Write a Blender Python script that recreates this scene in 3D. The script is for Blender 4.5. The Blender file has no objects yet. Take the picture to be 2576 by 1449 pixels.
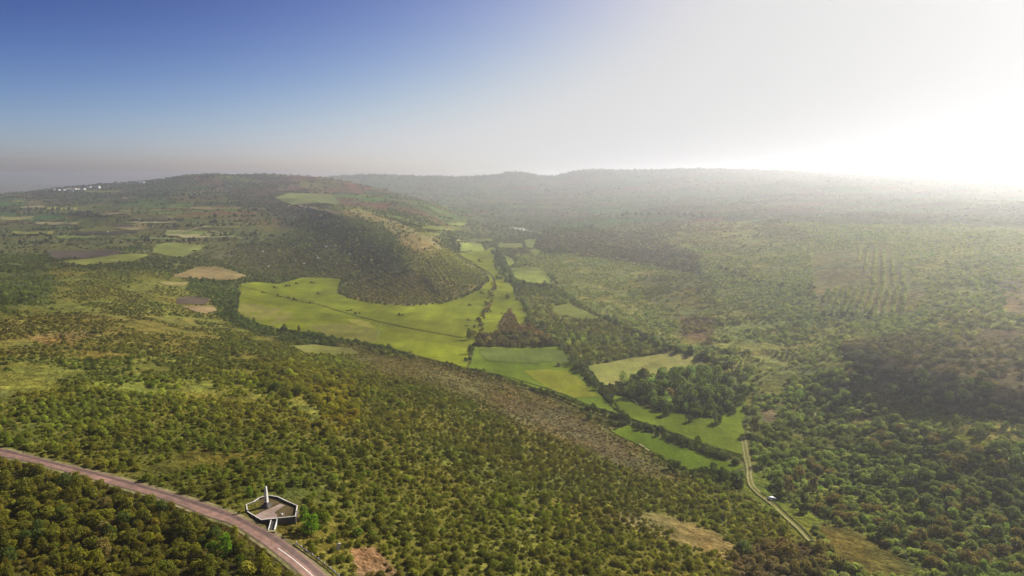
import bpy, bmesh, math, random
import numpy as np
from mathutils import Vector, Matrix
from mathutils.geometry import delaunay_2d_cdt

rng = np.random.default_rng(7)
random.seed(7)
SC = bpy.context.scene
COL = SC.collection
CAMZ = 160.0                      # camera height above datum (lowest valley floor is about 10)
PITCH = math.radians(9.1)
F = 1718.0                        # focal length in image pixels (image is 2576 x 1449)
CX, CY = 1288.0, 724.5
SP, CP = math.sin(PITCH), math.cos(PITCH)
SUN_AZ, SUN_EL = math.radians(48), math.radians(29)     # azimuth to the right of the view

# ------------------------------------------------------------------ image pixels of the fixed camera view (pixel -> ground)
def ray(px, v):
    xc = (np.asarray(px, float) - CX) / F
    yc = (CY - np.asarray(v, float)) / F
    return xc, CP + yc * SP, -SP + yc * CP
def slope(v):
    _, y, z = ray(0, v)
    return z / y
def image_px(x, y, z):  # ground point -> image pixel
    zr = z - CAMZ
    d = y * CP - zr * SP
    d = np.maximum(d, 1.0)
    return CX + F * x / d, CY - F * (y * SP + zr * CP) / d

# ------------------------------------------------------------------ numpy noise
def _hash(ix, iy, s):
    h = (ix.astype(np.int64) * 374761393 + iy.astype(np.int64) * 668265263 + s * 1442695041) & 0xFFFFFFFF
    h = ((h ^ (h >> 13)) * 1274126177) & 0xFFFFFFFF
    h = (h ^ (h >> 16)) & 0xFFFFFFFF
    return h / 4294967295.0
def vnoise(x, y, s=0):
    ix = np.floor(x); iy = np.floor(y)
    fx = x - ix; fy = y - iy
    fx = fx * fx * (3 - 2 * fx); fy = fy * fy * (3 - 2 * fy)
    a = _hash(ix, iy, s); b = _hash(ix + 1, iy, s); c = _hash(ix, iy + 1, s); d = _hash(ix + 1, iy + 1, s)
    return (a * (1 - fx) + b * fx) * (1 - fy) + (c * (1 - fx) + d * fx) * fy
def fbm(x, y, s=0, n=4):
    t = 0; a = .5; m = 0
    for k in range(n):
        t = t + a * vnoise(x, y, s + 17 * k); m += a; a *= .5
        x = x * 2.03 + 11.3; y = y * 2.03 + 5.7
    return t / m
def sstep(a, b, x):
    t = np.clip((x - a) / (b - a), 0, 1)
    return t * t * (3 - 2 * t)

# ------------------------------------------------------------------ height of the land
COLS = {   # image column in pixels -> (distance, height relative to the camera)
 -900: [(40,-84),(144,-88),(210,-87),(390,-88),(650,-90),(1150,-92),(1700,-85),(2300,-80),(3200,-110),(4500,-135),(7000,-50),(9500,-110)],
 0:    [(40,-86),(144,-90.5),(210,-88.5),(273,-90),(390,-92),(650,-95),(836,-97),(1150,-98),(1520,-88),(2200,-64),(2700,-56),(3300,-110),(4500,-130),(7000,-45),(9500,-110)],
 150:  [(40,-88),(147,-92),(204,-90),(285,-93),(395,-96),(620,-99),(836,-100),(1120,-97),(1450,-83),(2050,-60),(2700,-37),(3400,-90),(4800,-130),(7000,-62),(9500,-110)],
 300:  [(40,-89),(150,-93),(197,-91.5),(300,-96),(400,-100),(600,-104),(836,-102),(1090,-95),(1330,-77),(1900,-55),(2700,-19),(3500,-60),(5000,-120),(9500,-120)],
 530:  [(40,-91),(153,-95),(187,-93.5),(250,-97),(330,-103),(440,-111),(600,-123),(740,-122),(880,-112),(1040,-102),(1200,-87),(1600,-52),(2100,-22),(2500,12),(3300,-30),(5000,-100),(9500,-120)],
 700:  [(40,-92),(156,-97.5),(186,-95),(252,-99),(315,-104),(412,-112),(520,-126),(603,-134),(700,-134),(840,-130),(1000,-118),(1150,-96),(1300,-80),(1600,-50),(2000,-26),(2700,12),(3600,-20),(5200,-90),(9500,-120)],
 860:  [(40,-94),(162,-101),(197,-100),(270,-105),(360,-113),(440,-124),(520,-133),(600,-137),(740,-137),(830,-132),(960,-110),(1130,-86),(1350,-70),(1700,-54),(2000,-34),(2500,-4),(2850,-30),(3300,-60),(3900,-20),(4400,23),(5400,-40),(9500,-120)],
 1050: [(40,-98),(168,-105),(207,-108),(285,-113),(410,-124),(517,-135),(620,-138),(738,-138),(860,-126),(960,-107),(1125,-91),(1500,-79),(2070,-60),(2300,-70),(2700,-98),(3200,-80),(3800,-30),(4350,17),(5000,0),(6500,-80),(9500,-120)],
 1200: [(40,-102),(176,-110),(220,-115),(310,-123),(400,-132),(475,-138.5),(600,-140),(800,-140),(1000,-140),(1300,-139),(1600,-137),(1850,-128),(2200,-118),(2700,-105),(3200,-82),(3750,-40),(4250,12),(5000,0),(7000,-80),(9500,-120)],
 1300: [(40,-103),(181,-113),(228,-119),(322,-128),(410,-137),(480,-141),(600,-141),(800,-140),(1000,-140),(1300,-139),(1600,-138),(1900,-131),(2200,-122),(3000,-90),(3650,-45),(4300,42),(5100,10),(7000,-80),(9500,-120)],
 1385: [(40,-106),(186,-117),(235,-123),(315,-132),(390,-139),(470,-142.5),(600,-142),(800,-140),(1000,-137),(1250,-128),(1550,-118),(1900,-118),(2250,-114),(3000,-84),(3600,-45),(4250,6),(5100,-10),(7000,-80),(9500,-120)],
 1450: [(40,-107),(188,-118),(240,-126),(310,-135),(385,-141),(470,-144),(600,-143),(750,-139),(920,-134),(1200,-122),(1500,-112),(1900,-112),(2250,-108),(2900,-80),(3500,-40),(4200,48),(5000,20),(7000,-80),(9500,-120)],
 1600: [(40,-110),(195,-122),(250,-131),(303,-139),(382,-145),(466,-145.5),(554,-145),(681,-140),(893,-130),(1290,-112),(1670,-105),(2000,-96),(2590,-75),(3170,-38),(4090,47),(5000,20),(7000,-80),(9500,-120)],
 1800: [(40,-118),(206,-129),(250,-137),(300,-143),(375,-145.5),(450,-144),(530,-138),(640,-131),(820,-119),(1150,-100),(1520,-91),(2300,-68),(2950,-28),(3950,48),(5000,20),(7000,-80),(9500,-120)],
 2000: [(40,-125),(216,-135),(252,-140),(298,-146),(369,-145),(430,-139),(505,-135),(608,-125),(755,-110),(1040,-90),(1390,-80),(2070,-60),(2700,-15),(3800,39),(5000,10),(7000,-80),(9500,-120)],
 2200: [(40,-128),(222,-139),(258,-141),(300,-140),(360,-136),(430,-125),(495,-119),(570,-114),(690,-100),(940,-82),(1260,-73),(1880,-55),(2500,-12),(3500,17),(5000,0),(7000,-80),(9500,-120)],
 2576: [(40,-130),(224,-140),(258,-134),(305,-120),(405,-108),(487,-100),(604,-88),(830,-72),(1126,-65),(1724,-50),(2300,-14),(3000,7),(4500,-30),(7000,-80),(9500,-120)],
 3500: [(40,-130),(224,-136),(258,-128),(305,-112),(405,-96),(487,-86),(604,-76),(830,-62),(1126,-52),(1724,-36),(2300,-6),(3000,14),(4500,-30),(7000,-80),(9500,-120)],
}
def pchip(xk, yk, x):
    xk = np.asarray(xk, float); yk = np.asarray(yk, float)
    h = np.diff(xk); dl = np.diff(yk, axis=0) / (h if yk.ndim == 1 else h[:, None])
    d = np.zeros_like(yk)
    w1 = (2 * h[1:] + h[:-1]); w2 = (h[1:] + 2 * h[:-1])
    if yk.ndim > 1: w1 = w1[:, None]; w2 = w2[:, None]
    with np.errstate(divide='ignore', invalid='ignore'):
        m = (w1 + w2) / (w1 / dl[:-1] + w2 / dl[1:])
    d[1:-1] = np.where(dl[:-1] * dl[1:] > 0, m, 0)
    d[0] = dl[0]; d[-1] = dl[-1]
    i = np.clip(np.searchsorted(xk, x) - 1, 0, len(xk) - 2)
    t = (x - xk[i]) / h[i]; hh = h[i]
    if yk.ndim > 1: t = t[:, None]; hh = hh[:, None]
    return ((1 + 2 * t) * (1 - t) ** 2 * yk[i] + t * (1 - t) ** 2 * hh * d[i]
            + t * t * (3 - 2 * t) * yk[i + 1] + t * t * (t - 1) * hh * d[i + 1])
NL, NU = 700, 360
L0, L1 = math.log(40), math.log(9500)
LG = np.linspace(L0, L1, NL)
# the image column of a ground point depends a little on its depth below the camera; u = x / depth along the axis
cpx = sorted(COLS)
tab = np.stack([pchip(np.log([a for a, b in COLS[c]]), [b for a, b in COLS[c]], LG) for c in cpx])   # (ncol, NL)
UK = np.array([(c - CX) / F for c in cpx])
UG = np.linspace(UK[0], UK[-1], NU)
TAB = pchip(UK, tab, UG)
k = np.exp(-0.5 * (np.arange(-5, 6) / 2.2) ** 2); k /= k.sum()
TP = np.pad(TAB, ((5, 5), (0, 0)), mode='edge')
TAB = sum(TP[i:i + NU] * k[i] for i in range(11))
TP = np.pad(TAB, ((0, 0), (4, 4)), mode='edge')
k = np.exp(-0.5 * (np.arange(-4, 5) / 1.8) ** 2); k /= k.sum()
TAB = sum(TP[:, i:i + NL] * k[i] for i in range(9))
def base_h(u, y):
    a = np.clip((np.asarray(u, float) - UG[0]) / (UG[-1] - UG[0]) * (NU - 1), 0, NU - 1.001)
    b = np.clip((np.log(np.maximum(y, 40)) - L0) / (L1 - L0) * (NL - 1), 0, NL - 1.001)
    i = a.astype(int); j = b.astype(int); fa = a - i; fb = b - j
    return (TAB[i, j] * (1 - fa) * (1 - fb) + TAB[i + 1, j] * fa * (1 - fb) + TAB[i, j + 1] * (1 - fa) * fb + TAB[i + 1, j + 1] * fa * fb)
def raw_h(x, y):
    y = np.asarray(y, float); x = np.asarray(x, float)
    z = base_h(x / y, y)
    for _ in range(3):
        z = base_h(x / np.maximum(y * CP - z * SP, 5), y)
    return z
CRESTS = []      # (world polyline, amplitude, width of the shaded side, width of the sunny side)
def polydist(x, y, pts):
    """distance to a polyline and side (+ = to the left of its direction)"""
    best = np.full(np.shape(x), 1e9); side = np.zeros(np.shape(x)); tt = np.zeros(np.shape(x))
    n = len(pts) - 1
    for i in range(n):
        ax, ay = pts[i]; bx, by = pts[i + 1]
        dx, dy = bx - ax, by - ay; l2 = dx * dx + dy * dy + 1e-9
        t = np.clip(((x - ax) * dx + (y - ay) * dy) / l2, 0, 1)
        d = np.hypot(x - ax - t * dx, y - ay - t * dy)
        c = dx * (y - ay) - dy * (x - ax)
        m = d < best
        best = np.where(m, d, best); side = np.where(m, np.sign(c), side); tt = np.where(m, (i + t) / n, tt)
    return best, side, tt
def H(x, y):
    x = np.asarray(x, float); y = np.asarray(y, float)
    z = raw_h(x, y)
    rough = sstep(-136, -112, z) * sstep(260, 700, y)
    amp = np.minimum(0.010 * y, 16) * rough * (1 - .6 * sstep(2300, 3300, y))
    z = z + amp * (fbm(x / 260, y / 260, 3, 4) - .5) * 1.5 + np.minimum(.004 * y, 9) * rough * (1 - .7 * sstep(2300, 3300, y)) * (fbm(x / 70, y / 90, 9, 3) - .5)
    z = z + 0.9 * (fbm(x / 38, y / 38, 21, 2) - .5) * sstep(-137, -125, z) * sstep(150, 260, y)
    for pts, A, wl, wr in CRESTS:
        d, s, t = polydist(x, y, pts)
        w = np.where(s > 0, wl, wr)
        z = z + A * sstep(0, 1, 1 - d / w) * np.sin(np.pi * np.clip(t * .86 + .07, 0, 1)) ** .6
    return z + CAMZ
YS = np.exp(np.linspace(math.log(60), math.log(7300), 1400))
def at(px, v):
    """image pixel -> ground point (first meeting of the sight line with the land)"""
    dx, dy, dz = ray(px, v)
    X = dx / dy * YS; Z = CAMZ + dz / dy * YS
    below = Z <= H(X, YS)
    i = int(np.argmax(below)) if below.any() else len(YS) - 1
    if i == 0: i = 1
    a, b = YS[i - 1], YS[i]
    for _ in range(18):
        m = .5 * (a + b)
        if CAMZ + dz / dy * m <= H(dx / dy * m, m): b = m
        else: a = m
    return Vector((float(dx / dy * b), float(b), float(H(dx / dy * b, b))))
def at_z(px, v, z):
    dx, dy, dz = ray(px, v)
    t = (z - CAMZ) / dz
    return Vector((float(dx * t), float(dy * t), z))
def wxy(px, v, Y):
    return ((px - CX) / F * Y, Y)
CRESTS.append(([wxy(790, 0, 1450), wxy(850, 0, 1280), wxy(930, 0, 1090), wxy(1010, 0, 960), wxy(1050, 0, 880)][::-1], 19, 80, 170))
CRESTS.append(([wxy(2090, 0, 470), wxy(2230, 0, 425), wxy(2400, 0, 385), wxy(2640, 0, 350)][::-1], 9, 42, 110))
# polydist side: + is left of direction; both crests are written near -> far so that + is the shaded, camera-left side

# ------------------------------------------------------------------ shaders
def new_mat(name):
    m = bpy.data.materials.new(name); m.use_nodes = True
    nt = m.node_tree; nt.nodes.clear()
    return m, nt
def N(nt, t, **kw):
    n = nt.nodes.new(t)
    for a, b in kw.items():
        if a in ('inputs',):
            for i, val in b.items(): n.inputs[i].default_value = val
        else: setattr(n, a, b)
    return n
def noise_mul(nt, color_out, scales, lo, hi, coord='Object', detail=4):
    """multiply a colour by value noise of several sizes (natural mottling)"""
    tc = N(nt, 'ShaderNodeTexCoord')
    out = color_out
    for s in scales:
        nz = N(nt, 'ShaderNodeTexNoise'); nz.inputs['Scale'].default_value = s; nz.inputs['Detail'].default_value = detail
        nt.links.new(tc.outputs[coord], nz.inputs['Vector'])
        mr = N(nt, 'ShaderNodeMapRange'); mr.inputs['From Min'].default_value = .3; mr.inputs['From Max'].default_value = .7
        mr.inputs['To Min'].default_value = lo; mr.inputs['To Max'].default_value = hi
        nt.links.new(nz.outputs['Fac'], mr.inputs['Value'])
        mx = N(nt, 'ShaderNodeMix', data_type='RGBA', blend_type='MULTIPLY'); mx.inputs['Factor'].default_value = 1
        nt.links.new(out, mx.inputs[6]); nt.links.new(mr.outputs['Result'], mx.inputs[7])
        out = mx.outputs[2]
    return out
def simple_mat(name, col, rough=.85, scales=(), lo=.8, hi=1.2, bump=0, bscale=5, metal=0, col2=None, mixscale=.1, streak=0):
    m, nt = new_mat(name)
    b = N(nt, 'ShaderNodeBsdfPrincipled'); o = N(nt, 'ShaderNodeOutputMaterial')
    rgb = N(nt, 'ShaderNodeRGB'); rgb.outputs[0].default_value = (*col, 1)
    c = rgb.outputs[0]
    tc = N(nt, 'ShaderNodeTexCoord')
    if col2 is not None:
        nz = N(nt, 'ShaderNodeTexNoise'); nz.inputs['Scale'].default_value = mixscale; nz.inputs['Detail'].default_value = 5
        nt.links.new(tc.outputs['Object'], nz.inputs['Vector'])
        mr = N(nt, 'ShaderNodeMapRange'); mr.inputs['From Min'].default_value = .42; mr.inputs['From Max'].default_value = .77
        nt.links.new(nz.outputs['Fac'], mr.inputs['Value'])
        mx = N(nt, 'ShaderNodeMix', data_type='RGBA'); mx.inputs[7].default_value = (*col2, 1)
        nt.links.new(mr.outputs['Result'], mx.inputs['Factor']); nt.links.new(c, mx.inputs[6]); c = mx.outputs[2]
    c = noise_mul(nt, c, scales, lo, hi)
    if streak:
        mp = N(nt, 'ShaderNodeMapping'); mp.inputs['Rotation'].default_value = (0, 0, random.uniform(.2, 1.2)); mp.inputs['Scale'].default_value = (.13, .02, .1)
        nz = N(nt, 'ShaderNodeTexNoise'); nz.inputs['Scale'].default_value = 1.0; nz.inputs['Detail'].default_value = 3
        mr = N(nt, 'ShaderNodeMapRange'); mr.inputs['From Min'].default_value = .35; mr.inputs['From Max'].default_value = .65; mr.inputs['To Min'].default_value = 1 - streak; mr.inputs['To Max'].default_value = 1 + streak * .6
        mx = N(nt, 'ShaderNodeMix', data_type='RGBA', blend_type='MULTIPLY'); mx.inputs['Factor'].default_value = 1
        nt.links.new(tc.outputs['Object'], mp.inputs[0]); nt.links.new(mp.outputs[0], nz.inputs['Vector']); nt.links.new(nz.outputs['Fac'], mr.inputs['Value'])
        nt.links.new(c, mx.inputs[6]); nt.links.new(mr.outputs['Result'], mx.inputs[7]); c = mx.outputs[2]
    nt.links.new(c, b.inputs['Base Color'])
    b.inputs['Roughness'].default_value = rough; b.inputs['Metallic'].default_value = metal
    b.inputs['Specular IOR Level'].default_value = 0.0 if rough > .9 else .25
    if bump:
        nz = N(nt, 'ShaderNodeTexNoise'); nz.inputs['Scale'].default_value = bscale; nz.inputs['Detail'].default_value = 4
        nt.links.new(tc.outputs['Object'], nz.inputs['Vector'])
        bp = N(nt, 'ShaderNodeBump'); bp.inputs['Strength'].default_value = .6; bp.inputs['Distance'].default_value = bump
        nt.links.new(nz.outputs['Fac'], bp.inputs['Height']); nt.links.new(bp.outputs['Normal'], b.inputs['Normal'])
    nt.links.new(b.outputs[0], o.inputs[0])
    return m
def leaf_mat(name):
    m, nt = new_mat(name)
    o = N(nt, 'ShaderNodeOutputMaterial')
    at_ = N(nt, 'ShaderNodeAttribute', attribute_name='tint', attribute_type='INSTANCER')
    var = N(nt, 'ShaderNodeAttribute', attribute_name='leaf', attribute_type='GEOMETRY')
    mx = N(nt, 'ShaderNodeMix', data_type='RGBA', blend_type='MULTIPLY'); mx.inputs['Factor'].default_value = 1
    nt.links.new(at_.outputs['Color'], mx.inputs[6]); nt.links.new(var.outputs['Color'], mx.inputs[7])
    d = N(nt, 'ShaderNodeBsdfDiffuse'); t = N(nt, 'ShaderNodeBsdfTranslucent')
    hs = N(nt, 'ShaderNodeMix', data_type='RGBA', blend_type='MULTIPLY'); hs.inputs['Factor'].default_value = 1
    hs.inputs[7].default_value = (1.25, 1.35, .7, 1)
    nt.links.new(mx.outputs[2], hs.inputs[6])
    nt.links.new(mx.outputs[2], d.inputs['Color']); nt.links.new(hs.outputs[2], t.inputs['Color'])
    ms = N(nt, 'ShaderNodeMixShader'); ms.inputs[0].default_value = .48
    nt.links.new(d.outputs[0], ms.inputs[1]); nt.links.new(t.outputs[0], ms.inputs[2])
    nt.links.new(ms.outputs[0], o.inputs[0])
    return m
LEAF = leaf_mat('foliage')
BARK = simple_mat('bark', (.09, .07, .05), .9, (3,), .7, 1.2)

# ------------------------------------------------------------------ objects
def tag(o, label=None, cat=None, group=None, kind=None):
    if label: o['label'] = label
    if cat: o['category'] = cat
    if group: o['group'] = group
    if kind: o['kind'] = kind
    return o
def link(o, parent=None):
    COL.objects.link(o)
    if parent: o.parent = parent
    return o
def mesh_obj(name, verts, faces, mat, parent=None, smooth=False):
    me = bpy.data.meshes.new(name)
    me.from_pydata([tuple(v) for v in verts], [], faces)
    me.materials.append(mat)
    if smooth: me.polygons.foreach_set('use_smooth', [True] * len(me.polygons))
    me.update()
    return link(bpy.data.objects.new(name, me), parent)
def bm_obj(name, bm, mat, parent=None, smooth=False):
    bmesh.ops.recalc_face_normals(bm, faces=bm.faces)
    me = bpy.data.meshes.new(name); bm.to_mesh(me); bm.free()
    me.materials.append(mat)
    if smooth: me.polygons.foreach_set('use_smooth', [True] * len(me.polygons))
    return link(bpy.data.objects.new(name, me), parent)
def empty(name, loc, rz=0):
    o = bpy.data.objects.new(name, None); o.location = loc; o.rotation_euler = (0, 0, rz); o.empty_display_size = .3
    return link(o)
def box(bm, c, s, rz=0, bev=0, taper=1):
    m = Matrix.Translation(c) @ Matrix.Rotation(rz, 4, 'Z')
    vs = []
    for dz in (-.5, .5):
        k = 1 if dz < 0 else taper
        for dx, dy in ((-.5, -.5), (.5, -.5), (.5, .5), (-.5, .5)):
            vs.append(bm.verts.new(m @ Vector((dx * s[0] * k, dy * s[1] * k, dz * s[2]))))
    fs = [(3, 2, 1, 0), (4, 5, 6, 7), (0, 1, 5, 4), (1, 2, 6, 5), (2, 3, 7, 6), (3, 0, 4, 7)]
    faces = [bm.faces.new([vs[i] for i in f]) for f in fs]
    if bev:
        es = list({e for f in faces for e in f.edges})
        bmesh.ops.bevel(bm, geom=es, offset=bev, segments=2, affect='EDGES', profile=.6)
def tube(bm, p0, p1, r0, r1, n=7):
    p0 = Vector(p0); p1 = Vector(p1); d = (p1 - p0).normalized()
    a = d.orthogonal().normalized(); b = d.cross(a)
    r = []
    for p, rad in ((p0, r0), (p1, r1)):
        r.append([bm.verts.new(p + (a * math.cos(t) + b * math.sin(t)) * rad) for t in [2 * math.pi * i / n for i in range(n)]])
    for i in range(n):
        bm.faces.new((r[0][i], r[0][(i + 1) % n], r[1][(i + 1) % n], r[1][i]))
    bm.faces.new(r[1]); bm.faces.new(r[0][::-1])

# ------------------------------------------------------------------ the fields: outlines in image pixels
GREEN, GREEN2, LIME, PALE, STRAW = (.112, .146, .009), (.092, .132, .012), (.142, .163, .009), (.175, .200, .040), (.285, .265, .075)
TAN, PLOUGH, RUST, OLIVE = (.165, .130, .052), (.075, .055, .042), (.15, .095, .055), (.125, .128, .028)
FIELDS = [
 ('wide curving meadow of bright grass around the terraced knoll', LIME, (.118, .125, .012), [(604,716),(640,710),(700,716),(760,699),(858,702),(846,738),(880,752),(960,766),(1040,770),(1110,764),(1165,748),(1205,728),(1231,703),(1223,684),(1190,662),(1153,638),(1190,634),(1218,633),(1240,622),(1249,640),(1262,668),(1272,690),(1290,730),(1298,755),(1318,760),(1319,772),(1328,785),(1327,812),(1306,816),(1291,792),(1282,774),(1270,790),(1256,810),(1250,832),(1203,846),(1190,860),(1178,880),(1176,930),(1060,899),(960,871),(890,858),(800,843),(700,828),(640,811),(598,790),(603,760)]),
 ('olive green meadow below the brown thicket', GREEN2, GREEN, [(1194,873),(1340,877),(1402,872),(1420,890),(1436,908),(1445,930),(1480,962),(1500,977),(1515,1000),(1535,1022),(1562,1046),(1480,1022),(1400,992),(1300,961),(1230,938),(1180,926)]),
 ('pale straw coloured field behind the copse', STRAW, PALE, [(1475,922),(1580,903),(1690,884),(1722,890),(1778,918),(1660,945),(1545,972),(1518,968),(1490,940)]),
 ('lush green meadow wrapped around the copse', (.100, .140, .010), (.125, .150, .012), [(1548,990),(1575,1000),(1600,1020),(1640,1030),(1700,1042),(1790,1055),(1840,1040),(1858,1000),(1866,985),(1874,1020),(1870,1075),(1880,1120),(1874,1155),(1800,1130),(1700,1092),(1610,1062),(1566,1046),(1540,1018)]),
 ('green strip of grass below the hedge', (.092, .138, .010), (.115, .145, .012), [(1538,1086),(1580,1072),(1620,1085),(1680,1110),(1740,1133),(1800,1152),(1874,1175),(1840,1190),(1760,1187),(1700,1177),(1670,1152),(1600,1117)]),
 ('pale rectangular field among the valley trees', PALE, PALE, [(1283,676),(1355,673),(1372,686),(1396,713),(1330,713),(1300,702)]),
 ('light green triangular field beside the dark ditch', PALE, OLIVE, [(1388,790),(1394,771),(1431,764),(1510,801),(1470,804)]),
 ('tiny pale clearing at the foot of the hazy slope', PALE, PALE, [(1330,630),(1347,626),(1361,635),(1347,647)]),
 ('narrow pale field beside the stream trees', PALE, PALE, [(1266,641),(1292,655),(1291,667),(1280,671)]),
 ('pale green field at the head of the valley', PALE, GREEN2, [(1145,610),(1180,610),(1213,616),(1217,632),(1158,633)]),
 ('greyish green field past the stream trees', OLIVE, PALE, [(1252,614),(1313,612),(1313,624),(1254,624)]),
 ('small bright field next to the hazy woods', PALE, PALE, [(1320,603),(1350,601),(1341,624),(1324,624)]),
 ('long thin green field crossing the valley head', OLIVE, PALE, [(1143,600),(1233,600),(1241,607),(1190,608),(1145,607)]),
 ('pale leaf shaped field on far valley floor', PALE, PALE, [(1120,564),(1152,560),(1171,563),(1167,568.5),(1140,567)]),
 ('far green field on the valley side', OLIVE, GREEN2, [(1063,570),(1143,570),(1164,578),(1140,582),(1063,577)]),
 ('whitish curved strip of bare land far up the valley', (.42,.40,.30), (.36,.35,.24), [(1265,571),(1315,574.5),(1374,589),(1340,584),(1300,577)]),
 ('dull green plot under the far hillside', OLIVE, OLIVE, [(1056,587),(1107,588),(1105,596),(1048,597)]),
 ('long green field on the plateau', (.16,.17,.04), OLIVE, [(153,659),(280,642),(377,641),(333,659),(213,669)]),
 ('dark ploughed field on the plateau', PLOUGH, (.06,.05,.045), [(117,632),(273,629),(313,636),(267,647),(133,651)]),
 ('smooth green field beside the dark hillside', (.15,.17,.045), OLIVE, [(393,616),(423,611),(480,616),(520,618),(450,649),(383,636)]),
 ('tan bare field under the dark hillside', TAN, (.19,.13,.06), [(500,672),(547,672),(627,696),(583,706),(433,697)]),
 ('small straw patch on the plateau', TAN, OLIVE, [(400,709),(477,712),(467,721),(413,719)]),
 ('purplish brown round patch in the scrub', (.085,.062,.045), PLOUGH, [(443,752),(483,746),(523,751),(530,760),(510,766),(447,766)]),
 ('reddish bare soil patch in the scrub', RUST, TAN, [(460,772),(533,769),(547,782),(513,791)]),
 ('smooth green pasture on top of the far hill', (.14,.165,.05), OLIVE, [(727,486),(827,491),(862,512),(733,516),(693,499)]),
 ('thin yellow green strip near the far village', (.22,.22,.05), OLIVE, [(212,479),(300,480),(293,485),(214,485)]),
 ('brownish plot on the far plateau', TAN, TAN, [(63,517),(113,517),(112,526),(63,526)]),
 ('thin bright yellow strip on the far plateau', (.30,.29,.03), (.25,.24,.03), [(118,523.5),(197,523.5),(190,527),(120,527)]),
 ('ochre slope on the near side of the far hill', (.20,.16,.07), TAN, [(283,574),(353,560),(402,572),(340,579)]),
 ('olive meadow at the foot of the far hill', OLIVE, OLIVE, [(183,572),(287,576),(283,587),(205,583)]),
 ('pale yellow plot at the plateau edge', (.20,.18,.06), OLIVE, [(0,545),(88,544),(80,553),(0,553)]),
 ('olive rough grass between brown thickets', OLIVE, (.14,.13,.04), [(735,870),(790,868),(880,876),(905,890),(850,893),(770,890)]),
]
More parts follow.
